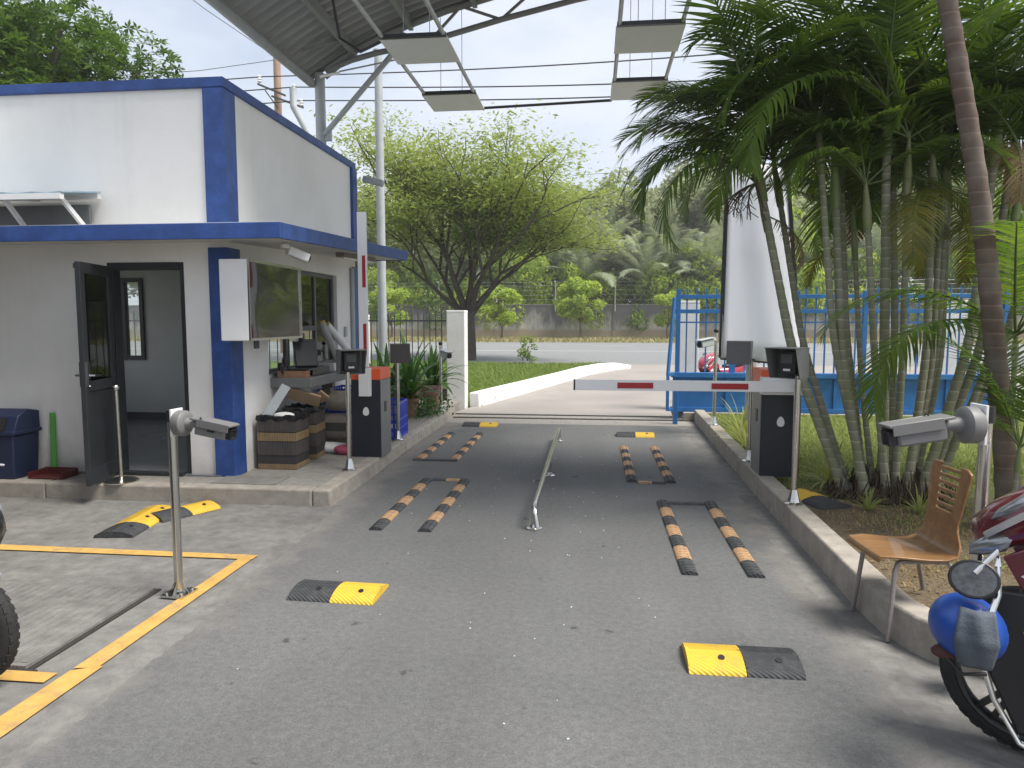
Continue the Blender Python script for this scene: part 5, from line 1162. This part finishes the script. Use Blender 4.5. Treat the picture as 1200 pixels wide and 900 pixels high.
stems += [((2.28, 6.68, .085), (1.62, 7.1, 2.5), (-.12, 0, 0), .030, 'thin one half hidden behind the leftmost stem', crown(5, .75, 20, 70, 1)),
    ((2.40, 6.48, .085), (1.92, 6.5, 2.9), (-.10, 0, 0), .034, 'slim one between the third and fourth leaning left', crown(6, .8, 10, 75, 0)),
    ((2.50, 6.60, .085), (2.36, 6.9, 2.2), (-.03, 0, 0), .028, 'thin short one behind the middle', crown(5, .62, 20, 70, 1)),
    ((2.60, 6.42, .085), (2.58, 6.4, 2.7), (.02, 0, 0), .032, 'slim one just in front of the middle', crown(6, .75, 10, 75, 1)),
    ((2.74, 6.52, .085), (2.98, 6.7, 2.35), (.08, 0, 0), .030, 'thin short one leaning right', crown(5, .66, 15, 70, 1)),
    ((2.84, 6.64, .085), (3.22, 7.1, 2.6), (.10, 0, -.03), .034, 'slim one among those leaning right', crown(6, .8, 5, 70, 1)),
    ((2.92, 6.46, .085), (3.48, 6.5, 2.5), (.12, 0, -.05), .034, 'low slanting one at the right front', crown(6, .8, 5, 70, 1))]
for i, (b, tp, bw, r0, words, fr_) in enumerate(stems):
    palm(b, tp, bw, r0, 'clustered palm stem, ' + words, fr_ or crown(8, (.72 if i in (1, 2) else .94) if i != 4 else .62, 6, 80, 1 if i % 2 else 0), shaft=.5 if i != 4 else .4)
palm((3.12, 5.62, .085), (2.12, 5.3, 4.75), (.08, 0, .05), .076, 'thick ringed brown palm trunk curving up at the right', crown(8, 1.1, 20, 75, 0), shaft=.5, sm=STEMB, group='single palms by the clump')
palm((3.72, 6.1, .12), (4.25, 6.3, 3.1), (.08, 0, 0), .06, 'thick grey palm trunk at the far right edge behind the ringed one', crown(9, 1.0, -5, 75, 1), shaft=.5, group='single palms by the clump')
palm((4.6, 7.6, .12), (4.5, 7.7, 3.5), (.08, 0, 0), .055, 'palm standing at the far right behind the clump', crown(9, 1.1, 5, 78, 1), shaft=.5, group='single palms by the clump')
# low fronds hanging over the chair and from the right edge
t = palm((2.96, 5.35, .085), (2.98, 5.35, .60), (0, 0, 0), .022, 'young palm with a few upright stalks behind the plate camera post', [(170, 66, 0, .62), (30, 62, 0, .62), (280, 70, 3, .55), (90, 66, 3, .6), (330, 40, 1, .62), (205, 38, 1, .5)], shaft=.18, group='young palms in the garden')
t = palm((3.32, 6.05, .085), (3.30, 6.05, 1.36), (0, 0, 0), .026, 'young palm whose long low frond arches left across the stems', [(184, 30, 1, .86), (196, 14, 2, .85), (262, 26, 1, .8), (300, 20, 2, .85), (345, 30, 1, .9), (235, 48, 0, .8), (30, 50, 0, .9)], shaft=.2, group='young palms in the garden')
# dead flower stalk hanging from the left stem
g = MB(); r_ = random.Random(5)
for k in range(14):
    a = r_.uniform(0, 6.28); p = Vector((0, 0, 0)); q = [p.copy()]; d = Vector((math.cos(a) * .5 - .4, math.sin(a) * .5, -.3)).normalized()
    for j in range(5): p = p + d * .075; d = (d + Vector((r_.uniform(-.3, .3), r_.uniform(-.3, .3), -.30))).normalized(); q.append(p.copy())
    g.tube(q, .005, 4)
    for j in (2, 3, 4): e_ = q[j] + Vector((r_.uniform(-.07, .07), r_.uniform(-.07, .07), -.06)); g.tube([q[j], e_], .004, 4)
o = g.build('flower_stalk', mat('stalk_brown', (.10, .065, .04), .9), loc=(1.42, 6.70, 2.86)); tag(o, 'dry brown branching flower stalk hanging in front of the white board', 'flower stalk')
# root mat, mulch and small weeds at the foot of the clump
g = MB(); rr = random.Random(9)
for k in range(520):
    a = rr.uniform(0, 6.28); q = rr.uniform(.2, .56); x, y = 2.60 + q * math.cos(a) * 1.0, 6.55 + q * math.sin(a) * .75
    h = rr.uniform(.06, .30) * (1 - .6 * (q - .2) / .36); g.tube([(x, y, .12), (x + rr.uniform(-.05, .05) - (x - 2.6) * .12, y + rr.uniform(-.05, .05) - (y - 6.55) * .12, .12 + h)], [.010, .004], 4)
tag(g.build('root_stubs', mat('root_brown', (.06, .042, .028), .95, .3, 9)), kind='stuff')

# ================================================================ GRASS AND LOW PLANTS
def grass(name, n, area, h, m, zfun, dens=None, w=.006, seed=1):
    g_ = np.random.default_rng(seed); V = []; x = g_.uniform(area[0], area[1], n); y = g_.uniform(area[2], area[3], n)
    if dens is not None: k = g_.random(n) < dens(x, y); x, y = x[k], y[k]
    n = len(x); hh = h * (.4 + .9 * g_.random(n)); a = g_.random(n) * 6.283; ln = hh * (.2 + .7 * g_.random(n)); z = zfun(x, y)
    dx, dy = np.cos(a), np.sin(a); V = np.empty((n, 4, 3)); ww = w * (.6 + .8 * g_.random(n))
    V[:, 0] = np.stack([x - dy * ww, y + dx * ww, z], 1); V[:, 1] = np.stack([x + dy * ww, y - dx * ww, z], 1)
    V[:, 2] = np.stack([x + dx * ln * .35 + dy * ww * .7, y + dy * ln * .35 - dx * ww * .7, z + hh * .6], 1); V[:, 3] = np.stack([x + dx * ln, y + dy * ln, z + hh], 1)
    F = np.arange(4 * n).reshape(n, 4)
    o = bpy.data.objects.new(name, quads_mesh(name, V, F[:, [0, 1, 2, 3]], m)); col.objects.link(o); o['kind'] = 'stuff'; return o
GR = leafmat('grass_green', (.17, .225, .06), (.32, .36, .13), .45, .6); GD = leafmat('grass_dry', (.26, .21, .10), (.40, .33, .17), .3, .8); GR2 = leafmat('grass_lush', (.13, .20, .045), (.24, .31, .09), .45, .6)
zc = lambda v: (lambda x, y: np.full_like(x, v))
inb = lambda x, y: (x > 1.72 + .03 * (y > 0))
grass('grass', 52000, (1.75, 9, 6.6, 12), .05, GR, zc(.096), lambda x, y: np.clip((y - 6.6) * .9, 0, 1) * (1 - .8 * (((x - 2.6) ** 2 + (y - 6.4) ** 2) < .5)), .006, 2)
grass('dry_grass', 26000, (1.80, 6, 4.2, 8.2), .035, GD, zc(.096), lambda x, y: np.clip(.25 + .55 * np.sin(x * 3.1 + y * 2.3) * np.sin(y * 4.1 - x), 0, 1) * (x > 1.80), .004, 3)
grass('grass', 12000, (2.0, 7, 4.6, 7.2), .045, GR, zc(.096), lambda x, y: np.clip(.12 + .5 * np.sin(x * 4.1 - y * 2.7) * np.sin(y * 3.1 + x), 0, 1), .005, 4)
grass('lawn_grass', 70000, (-9, .4, 13.6, 27.5), .12, GR2, zc(-.005), lambda x, y: (x < -2.15 + np.clip(y - 13.5, 0, 99) * .205) * np.clip(26.6 - (y - .2 * np.abs(x + 2)), 0, 1), .014, 5)
grass('verge_grass', 16000, (-40, 40, 54, 62), .28, leafmat('verge_blade', (.26, .25, .11), (.34, .31, .17), .3, .8), zc(-.02), None, .05, 6)
# leaf litter on the soil
g_ = np.random.default_rng(12); n = 2600; x = g_.uniform(1.8, 5.5, n); y = g_.uniform(3.9, 7.2, n); 
o = bpy.data.objects.new('leaf_litter', leaf_mesh('leaf_litter', np.stack([x, y, np.full(n, .106)], 1), .035, DRY, .35, 2.5, g_)); col.objects.link(o); o['kind'] = 'stuff'
# pale grit scattered on the asphalt
g_ = np.random.default_rng(14); n = 80; x = np.where(g_.random(n) < .5, g_.uniform(-1.9, 1.25, n), -.3 + g_.normal(size=n) * .5); y = g_.uniform(2.6, 9, n)
g = MB(); rr = random.Random(3)
for i in range(n):
    s = rr.uniform(.0012, .005); g.box((x[i], y[i], .002), (s * 2, s * 1.3, .003), (0, 0, rr.uniform(0, 3)))
tag(g.build('grit', PAPER, smooth=None), kind='stuff')

def blade_plant(name, lab, cat, loc, n, L, w, m, seed, el=(25, 85), droop=.9, group=None):
    """rosette of long strap leaves, each leaf its own mesh part"""
    t = thing(name, lab, cat, loc, 0, group); r = random.Random(seed)
    for i in range(n):
        a = r.uniform(0, 6.283); e = R(r.uniform(*el)); ll = L * r.uniform(.6, 1.1); p = Vector((0, 0, 0)); d = Vector((math.cos(a) * math.cos(e), math.sin(a) * math.cos(e), math.sin(e))); V = []; sd_ = Vector((-math.sin(a), math.cos(a), 0)); S_ = 7
        for j in range(S_ + 1):
            f = j / S_; ww = w * (math.sin(math.pi * min(.98, .12 + .86 * f)) ** .7); nn = d.cross(sd_)
            V += [p + sd_ * ww - nn * ww * .3, p, p - sd_ * ww - nn * ww * .3]; p = p + d * ll / S_; d = (d + Vector((0, 0, -droop / S_ * (.4 + 1.2 * f)))).normalized()
        F = []
        for j in range(S_): o = 3 * j; F += [(o, o + 1, o + 4, o + 3), (o + 1, o + 2, o + 5, o + 4)]
        me = quads_mesh('leaf', [tuple(v) for v in V], F, m); me.polygons.foreach_set('use_smooth', [True] * len(F)); inst('leaf', me, t)
    return t
DR = leafmat('strap_green', (.035, .10, .018), (.07, .16, .03), .3, .35); SPI = leafmat('spider_leaf', (.24, .30, .06), (.40, .42, .14), .4, .5)
def pot(t, r, h, m):
    MB().lathe([(r * .7, 0), (r * .95, h * .85), (r * 1.08, h * .86), (r * 1.08, h), (r * .92, h), (r * .88, h * .9)], (0, 0, 0), 18).build('pot', m, t)
def potted(loc, r, h, lab, n, L, w, seed, m=POTB):
    t = blade_plant('potted_plant', lab, 'plant', loc, n, L, w, DR, seed, (15, 85), 1.5, 'potted strap leaved plants by the fence')
    for c in list(t.children): c.location = (0, 0, h * .95)
    pot(t, r, h, m)
potted((-2.86, 10.9, .14), .17, .30, 'strap leaved plant in a brown pot behind the blue crate, its leaves over the kerb', 34, .80, .042, 3)
potted((-3.3, 11.2, .14), .17, .34, 'strap leaved plant beside the booth corner, farthest left in the plant group', 30, .85, .042, 4)
potted((-2.72, 11.9, .14), .19, .42, 'strap leaved plant in a speckled pink pot nearest the white pillar', 34, .75, .038, 5, mat('pot_pink', (.38, .22, .18), .7, .25, 14, c2=(.2, .1, .08), s2=9))
potted((-3.2, 12.2, .14), .19, .40, 'taller strap leaved plant at the back of the group against the spiked fence', 38, 1.0, .044, 6)
t = thing('leafy_ground_plant', 'small bushy green plant at the kerb in front of the pink pot', 'plant', (-2.62, 11.05, .14))
g_ = np.random.default_rng(31); c = g_.normal(size=(900, 3)) * np.array([.15, .22, .10]) + np.array([0, 0, .12]); c[:, 2] = np.abs(c[:, 2]); inst('foliage', leaf_mesh('foliage', c, .05, DR, .5, .3, g_), t)
for i, (x, y, s, lab) in enumerate(((1.86, 8.9, .55, 'pale green grassy tuft by the kerb between the two card readers'), (1.95, 9.5, .62, 'larger pale tuft of striped strap leaves at the far end of the kerb'), (2.25, 7.0, .5, 'pale striped tuft just right of the barrier machine'), (2.05, 8.2, .5, 'pale tuft behind the barrier machine'))):
    blade_plant('spider_plant', lab, 'plant', (x, y, .095), 30, s, .013, SPI, 50 + i, (20, 80), 1.3, 'pale striped tufts along the garden kerb')
for i, (x, y, s, lab) in enumerate(((2.25, 6.05, .22, 'small broad leaved weed at the left foot of the palm clump'), (2.62, 5.98, .26, 'broad leaved weed at the front foot of the palm clump'), (3.0, 6.15, .24, 'weed at the right foot of the palm clump'), (3.15, 6.5, .3, 'grassy weed right of the palm clump'))):
    blade_plant('weed', lab, 'plant', (x, y, .095), 22, s * .9, .008, GR, 70 + i, (20, 80), 1.0, 'weeds at the foot of the palm clump')

# ================================================================ TREES
def grow(seed, trunk_h, trunk_r, limbs, levels, spread, length, up, ratio=.72):
    """branch skeleton; returns MB of wood and tip points with their level"""
    r = random.Random(seed); mb = MB(); tips = []
    def br(p, d, L, rad, lv):
        q = [p.copy()]; dd = d.copy(); n = 4
        for i in range(n):
            dd = (dd + Vector((r.uniform(-.16, .16), r.uniform(-.16, .16), r.uniform(-.06, .12) + up))).normalized(); p = p + dd * L / n; q.append(p.copy())
        mb.tube(q, [rad * (1 - .42 * i / n) for i in range(n + 1)], 6 if lv > 1 else 8, cap=False)
        if lv >= 2: tips.append((q[2], lv))
        tips.append((q[-1], lv))
        if lv < levels:
            for k in range(3 if lv else limbs):
                a = r.uniform(0, 6.283); s = spread * r.uniform(.6, 1.15); x = dd.cross(Vector((0, 0, 1)) if abs(dd.z) < .9 else Vector((1, 0, 0))).normalized(); y = dd.cross(x)
                nd = (dd + (x * math.cos(a) + y * math.sin(a)) * s).normalized(); br(q[-1 if k else -2], nd, L * ratio * r.uniform(.8, 1.15), rad * .58, lv + 1)
    br_dir = Vector((0, 0, 1))
    q = [Vector((0, 0, -.1)), Vector((.05, 0, trunk_h * .4)), Vector((.0, .05, trunk_h))]
    mb.tube(q, [trunk_r * 1.25, trunk_r, trunk_r * .95], 12, cap=False)
    for k in range(limbs):
        a = 6.283 * k / limbs + r.uniform(-.3, .3); e = R(r.uniform(44, 80)); br(q[-1] * r.uniform(.75, 1.0), Vector((math.cos(a) * math.cos(e), math.sin(a) * math.cos(e), math.sin(e))), length * r.uniform(.8, 1.2), trunk_r * .34, 1)
    return mb, tips
RT = leafmat('rain_leaf', (.16, .22, .055), (.28, .345, .10), .42, .6)
# feathery spreading tree across the lawn
rt = thing('rain_tree', 'wide spreading feathery tree standing beyond the low fence, left of the driveway', 'tree', (-5.3, 29.8, 0))
mb, tips = grow(4, 2.2, .31, 11, 4, .60, 2.75, .0, .78)
rt.scale = (1.12, 1.05, .93)
g_ = np.random.default_rng(8); C = []
for p, lv in tips:
    if lv < 3: continue
    n = 64; c = g_.normal(size=(n, 3)) * np.array([.62, .62, .16]) + np.array(p) + np.array([0, 0, .1]); C.append(c)
C = np.concatenate(C); print('rain tree leaves', len(C), C.min(0), C.max(0))
o = mb.build('trunk', mat('bark_dark', (.075, .062, .05), .95, .3, 4, .6, 18), rt); inst('crown', leaf_mesh('crown', C, .19, RT, .36, 1.0, g_), rt)

def crown_pts(g_, lobes, n, shell=.55):
    """points in the outer part of several overlapping lobes"""
    tot = sum(l[3] * l[4] * l[5] for l in lobes); C = []
    for x, y, z, a, b, c in lobes:
        k = int(n * a * b * c / tot); v = g_.normal(size=(k, 3)); v /= np.linalg.norm(v, axis=1)[:, None]; r_ = (shell + (1 - shell) * g_.random(k) ** .6) * (1 + .13 * np.sin(v[:, 0] * 7 + x) * np.cos(v[:, 2] * 6 + y)); C.append(v * r_[:, None] * np.array([a, b, c]) + np.array([x, y, z]))
    return np.concatenate(C)
def lobes_for(r, n, w, h, z0, s=.42):
    L = []
    for i in range(n):
        a = r.uniform(0, 6.283); f = r.uniform(0, 1) ** .5; zz = r.uniform(0, 1); k = math.sin(math.pi * (.18 + .72 * zz)); L.append((w * f * k * math.cos(a), w * f * k * math.sin(a), z0 + h * zz, w * s * r.uniform(.7, 1.2), w * s * r.uniform(.7, 1.2), h * .16 * r.uniform(.8, 1.4)))
    return L
def tree_kind(seed, w, h, z0, tr, nl, leaf, m, lob=26, aspect=.5, bark=BARK):
    r = random.Random(seed); g_ = np.random.default_rng(seed); L = lobes_for(r, lob, w, h - z0 - h * .1, z0)
    cr_ = leaf_mesh('crown', crown_pts(g_, L, nl), leaf, m, aspect, .5, g_)
    b = MB(); b.tube([(0, 0, -.2), (.1, 0, z0 * .6), (0, .1, z0 + (h - z0) * .45)], [tr * 1.3, tr, tr * .4], 8)
    for l in L[::2]: b.tube([(0, .05, z0 * .8), (l[0] * .5, l[1] * .5, (z0 + l[2]) / 2 + .2), (l[0], l[1], l[2])], [tr * .5, tr * .3, tr * .1], 5)
    return cr_, b.mesh('trunk', bark, 60)
def place_tree(kind, loc, lab, group=None, rz=0, sc=1, name='tree', cat='tree'):
    t = thing(name, lab, cat, loc, rz, group); t.scale = sc if isinstance(sc, tuple) else (sc, sc, sc); inst('crown', kind[0], t); inst('trunk', kind[1], t); return t
# big glossy tree behind the booth
LG = leafmat('glossy_leaf', (.045, .10, .020), (.10, .17, .035), .3, .35)
g_ = np.random.default_rng(44); r = random.Random(44)
L = lobes_for(r, 80, 4.0, 5.0, 3.8, .30); tips_ = crown_pts(g_, L, 9500, .72); P = []
V = []
for p in tips_:   # rosettes of long leaves at the twig ends
    a0 = g_.random() * 6.283; ax = g_.normal(size=3) * .4 + np.array([0, 0, 1.]); ax /= np.linalg.norm(ax); x = np.cross(ax, [1, .2, 0]); x /= np.linalg.norm(x); y = np.cross(ax, x)
    for k in range(8):
        a = a0 + k * 2.4; d = x * math.cos(a) + y * math.sin(a); e = .15 + .07 * k / 8; d = d + ax * (.65 - .12 * k); d /= np.linalg.norm(d); s = np.cross(d, ax); s /= np.linalg.norm(s); ll = .15 + .08 * g_.random()
        V += [p, p + d * ll * .55 + s * ll * .17, p + d * ll - ax * ll * .12, p + d * ll * .55 - s * ll * .17]
bt = thing('tree', 'large dense glossy leaved tree rising behind the white booth at upper left', 'tree', (-13.9, 16.2, .25))
inst('crown', quads_mesh('crown', V, np.arange(len(V)).reshape(-1, 4), LG), bt)
b = MB(); b.tube([(0, 0, -.2), (.2, 0, 2), (.1, .1, 5)], [.35, .26, .2], 10)
for l in L: b.tube([(.1, 0, 2.6), (l[0] * .5, l[1] * .5, l[2] * .75 + .5), (l[0], l[1], l[2])], [.14, .08, .03], 5)
b.build('trunk', BARK, bt)

F1 = leafmat('wood_leaf_a', (.20, .25, .12), (.33, .37, .19), .35, .6); F2 = leafmat('wood_leaf_b', (.20, .245, .12), (.31, .345, .19), .3, .7); F3 = leafmat('bush_leaf', (.18, .28, .04), (.36, .45, .10), .55, .55); F4 = leafmat('bush_dark', (.10, .18, .035), (.22, .30, .07), .35, .55)
K1 = tree_kind(101, 4.6, 14, 4.5, .28, 15000, .42, F1); K2 = tree_kind(102, 4.0, 15, 5.5, .25, 12000, .40, F2); K3 = tree_kind(103, 5.2, 12.5, 3.5, .3, 15000, .42, F1)
rr = random.Random(77)
for i, (x, y, k, s) in enumerate([(-36, 76, 0, 1), (-29, 72, 2, 1.05), (-23, 70, 0, .95), (-17, 74, 1, 1.0), (-12.5, 69, 2, .95), (-7.5, 76, 1, 1.05), (-3, 80, 0, 1.0), (1.5, 76, 1, 1.0), (5.5, 82, 2, 1.1), (9, 76, 1, 1.12), (12.8, 79, 1, 1.2), (16, 73, 0, 1.0), (20, 78, 2, 1.1), (25, 72, 0, 1.05), (30, 76, 1, 1.1), (35, 70, 2, 1.1), (41, 75, 0, 1.1), (47, 71, 1, 1.1), (-43, 72, 2, 1.1), (-50, 78, 0, 1.1), (54, 74, 2, 1.1), (14, 88, 0, 1.2), (2, 90, 2, 1.15), (-14, 88, 0, 1.15), (-26, 88, 2, 1.1), (28, 88, 0, 1.2), (42, 88, 2, 1.2)]):
    place_tree((K1, K2, K3)[k], (x, y, 0), ('mid green rounded tree in the wood behind the boundary wall', 'pale grey green airy tree in the wood behind the boundary wall', 'broad low tree in the wood behind the boundary wall')[k], 'trees of the wood behind the wall', rr.uniform(0, 6.28), s * rr.uniform(1.08, 1.2))
# grey-green feather palms inside the wood
GPM = leafmat('far_palm', (.17, .215, .12), (.30, .335, .21), .25, .7)
FPM = [frond_mesh('frond', 5.6, d, GPM, 70, 1.2, 60 + i, v, 0, 2.2) for i, (d, v) in enumerate(((60, .3), (100, .1), (35, .4)))]
for i, (x, y, h) in enumerate(((-.6, 68.5, 2.2), (2.2, 70.0, 3.6), (4.6, 67.5, 2.0), (7.0, 69.5, 3.4), (9.8, 67.8, 2.4), (1.0, 72.5, 5.0), (6.0, 73.5, 5.4), (-2.8, 71.0, 3.4), (11.8, 71, 4.4), (-10, 70.5, 3), (18, 68.5, 3), (24, 68, 3.4))):
    t = thing('feather_palm', 'grey green feather palm with drooping fronds in the wood behind the boundary wall', 'palm', (x, y, 0), rr.uniform(0, 6), 'feather palms in the wood')
    h += 2.6; y -= 3.2; t.location.y = y; inst('trunk', MB().tube([(0, 0, -.1), (.1, 0, h)], [.28, .2], 7).mesh('trunk', BARKB, 60), t)
    for k in range(15): inst('frond', FPM[k % 3], t, (0.1, 0, h), (0, -R(20 + 62 * (k / 15)), k * 2.399 + rr.uniform(-.2, .2)), rr.uniform(.75, 1.05))
# bushes and creepers along the wall
SK = [tree_kind(200 + i, 2.6, 4.4, .8, .09, 5200, .24, m_, 22, .55, BARKB) for i, m_ in enumerate((F3, F4, F3))]
for i, (x, y, k, s) in enumerate([(-30, 66, 0, 1.0), (-25, 67, 1, 1.1), (-20, 66, 0, .95), (-16, 66.5, 2, 1.2), (-12.6, 65.6, 1, 1.0), (-9, 66, 0, 1.15), (-5.4, 65.6, 2, 1.05), (-2.4, 66, 0, .95), (.8, 65.5, 2, .85), (3.8, 65.4, 1, .85), (6.2, 66, 0, 1.1), (9.4, 66, 2, 1.35), (12.6, 66.5, 1, 1.5), (14.6, 65.6, 0, 1.3), (18, 66, 2, 1.3), (22, 66, 0, 1.2), (26, 66, 1, 1.3), (30, 66, 2, 1.2), (35, 66, 0, 1.3), (40, 66, 1, 1.2), (8.0, 68.8, 1, 1.7), (15.5, 69, 2, 1.9), (-14, 69, 0, 1.5), (-6.5, 68.5, 1, 1.5)]):
    place_tree(SK[k], (x, y - (1.2 if y < 67.5 else 0), 0), ('bright yellow green bush showing above the boundary wall', 'darker green bush showing above the boundary wall', 'light green rounded bush showing above the boundary wall')[k], 'bushes behind the boundary wall', rr.uniform(0, 6.28), (s * 1.1, s * .8, s * rr.uniform(1.35, 1.75)), 'bush', 'bush')
TK = tree_kind(301, 1.55, 4.6, 1.5, .07, 3600, .24, F3, 16, .55, BARKB)
place_tree(TK, (-7.4, 57.5, 0), 'small bright green round tree before the wall, beside the spreading tree', 'small trees before the wall', 0, (1.12, 1.1, .98), 'small_tree')
place_tree(TK, (-1.0, 60.2, 0), 'small bright green tree with forked bare stem before the middle of the wall', 'small trees before the wall', 2.1, (1.3, 1.2, 1.15), 'small_tree')
place_tree(TK, (5.9, 58.5, 0), 'small bright green bush tree before the wall next to the blue gate end', 'small trees before the wall', 4, (.85, .85, .88), 'small_tree')
place_tree(TK, (-16.5, 57.5, 0), 'small green tree before the wall seen through the spiked fence', 'small trees before the wall', 1, (1.1, 1.1, 1.0), 'small_tree')
place_tree(TK, (-21.5, 58.5, 0), 'small green tree before the wall beside the booth corner', 'small trees before the wall', 3, (1.2, 1.2, 1.05), 'small_tree')
YK = tree_kind(302, .38, 1.15, .2, .014, 520, .10, F4, 12, .5, BARKB)
place_tree(YK, (-2.36, 25.9, 0), 'young sapling growing alone at the far edge of the lawn', None, 0, (1, 1, 1), 'sapling', 'plant')

# ================================================================ BOUNDARY WALL, LINES
bw = thing('boundary_wall', 'long weathered grey wall across the road with a barbed wire top', 'wall', (0, 63.0, 0))
xs = [-60 + 5.15 * i for i in range(24)]
for i, (a, b_) in enumerate(zip(xs, xs[1:])):
    MB().span((a + .14, -.09, -.1), (b_ - .14, .09, 2.93)).build('wall_panel', WALLF, bw, smooth=None)
    MB().span((a - .139, -.16, -.1), (a + .139, .14, 3.0)).build('pier', WALLF, bw, smooth=None)
    MB().span((a + .141, -.13, 2.931), (b_ - .141, .13, 3.03)).build('coping', mat('coping', (.22, .215, .20), .9, .2, 2), bw, smooth=None)
    mx_ = mat('wire_post', (.50, .49, .46), .8, .1, 3)
    if i % 1 == 0: MB().tube([(a + .05, -.2, 2.4), (a + .05, -.2, 4.7), (a + .02, -.45, 5.0)], .055, 6).build('wire_post', mx_, bw)
g = MB()
for z, y in ((3.45, -.2), (3.85, -.2), (4.25, -.2), (4.65, -.2), (4.95, -.42)):
    for a, b_ in zip(xs, xs[1:]): g.tube([(a, y, z), ((a + b_) / 2, y, z - .06), (b_, y, z)], .009, 4, cap=False)
o = g.build('barbed_wire', GALV, bw); o['kind'] = 'stuff'
up = thing('utility_pole', 'brownish utility pole with cross arms and white insulators far behind the booth', 'utility pole', (-15.6, 35, 0))
MB().tube([(0, 0, 0), (0, 0, 14.6)], [.22, .17], 12).build('shaft', mat('pole_tan', (.36, .24, .17), .8, .15, 2), up)
for z, a, b_ in ((13.1, -.9, .1), (12.5, -.2, 1.0)):
    MB().bar((a, -.25, z + .1), (b_ + .4, -.25, z - .5), .09).build('cross_arm', mat('arm_dark', (.08, .08, .08), .6), up, smooth=None)
MB().bar((-.55, -.2, 12.9), (.1, -.2, 12.0), .05).build('arm_brace', mat('arm_dark', (0, 0, 0)), up, smooth=None)
for x, z in ((-.8, 13.25), (.95, 12.75), (1.3, 12.05)): MB().lathe([(.05, 0), (.11, .06), (.06, .12), (.11, .18), (.06, .24), (.10, .30), (.04, .36)], (x, -.25, z), 10).build('insulator', WHITEM, up)
wr = [((-16.2, 34.8, 13.55), (6.65, 30, 12.75), 'highest overhead wire crossing behind the hanging frames'), ((-14.65, 34.8, 13.0), (6.7, 30, 11.72), 'middle overhead wire crossing behind the hanging frames'), ((-14.3, 34.8, 12.35), (6.75, 30, 11.25), 'lowest of the three overhead wires behind the hanging frames')]
for a, b_, lab in wr:
    A_, B_ = Vector(a), Vector(b_); dd = (B_ - A_); n = 24; g = MB(); ext = B_ + dd * .8
    pts = [A_.lerp(ext, i / n) - Vector((0, 0, 1.0 * math.sin(math.pi * i / n))) * .6 for i in range(n + 1)]
    lft = A_ + Vector((-30, -8, -2.2)); pl = [lft.lerp(A_, i / 8) - Vector((0, 0, .5 * math.sin(math.pi * i / 8))) for i in range(8)]
    o = g.tube(pl + pts, .03, 5).build('overhead_wire', BLACK); tag(o, lab, 'wire', 'overhead wires')
for i, (a, b_, lab) in enumerate((((-20.2, 30, 17.6), (-15.6, 35, 14.5), 'thin wire dropping steeply to the utility pole top'), ((-22, 32, 12.9), (-15.6, 35, 14.4), 'thin wire rising from the left to the utility pole top'), ((-2, 66, 14.6), (16, 64, 15.2), 'faint wire far off above the wood'))):
    o = MB().tube([a, Vector(a).lerp(Vector(b_), .5) - Vector((0, 0, .15)), b_], .018, 5).build('overhead_wire', mat('wire_grey', (.10, .10, .10), .6)); tag(o, lab, 'wire', 'thin wires in the sky')

# ================================================================ HAZE
hm = bpy.data.materials.new('haze'); hm.use_nodes = True; n = hm.node_tree; n.nodes.remove(n.nodes['Principled BSDF'])
pv = n.nodes.new('ShaderNodeVolumePrincipled'); pv.inputs['Density'].default_value = .0011; pv.inputs['Color'].default_value = (.93, .95, .97, 1); pv.inputs['Anisotropy'].default_value = .2
n.links.new(pv.outputs[0], n.nodes['Material Output'].inputs['Volume'])
MB().span((-160, -50, -1.3), (160, 160, 26)).build('haze', hm, kind='stuff', smooth=None)
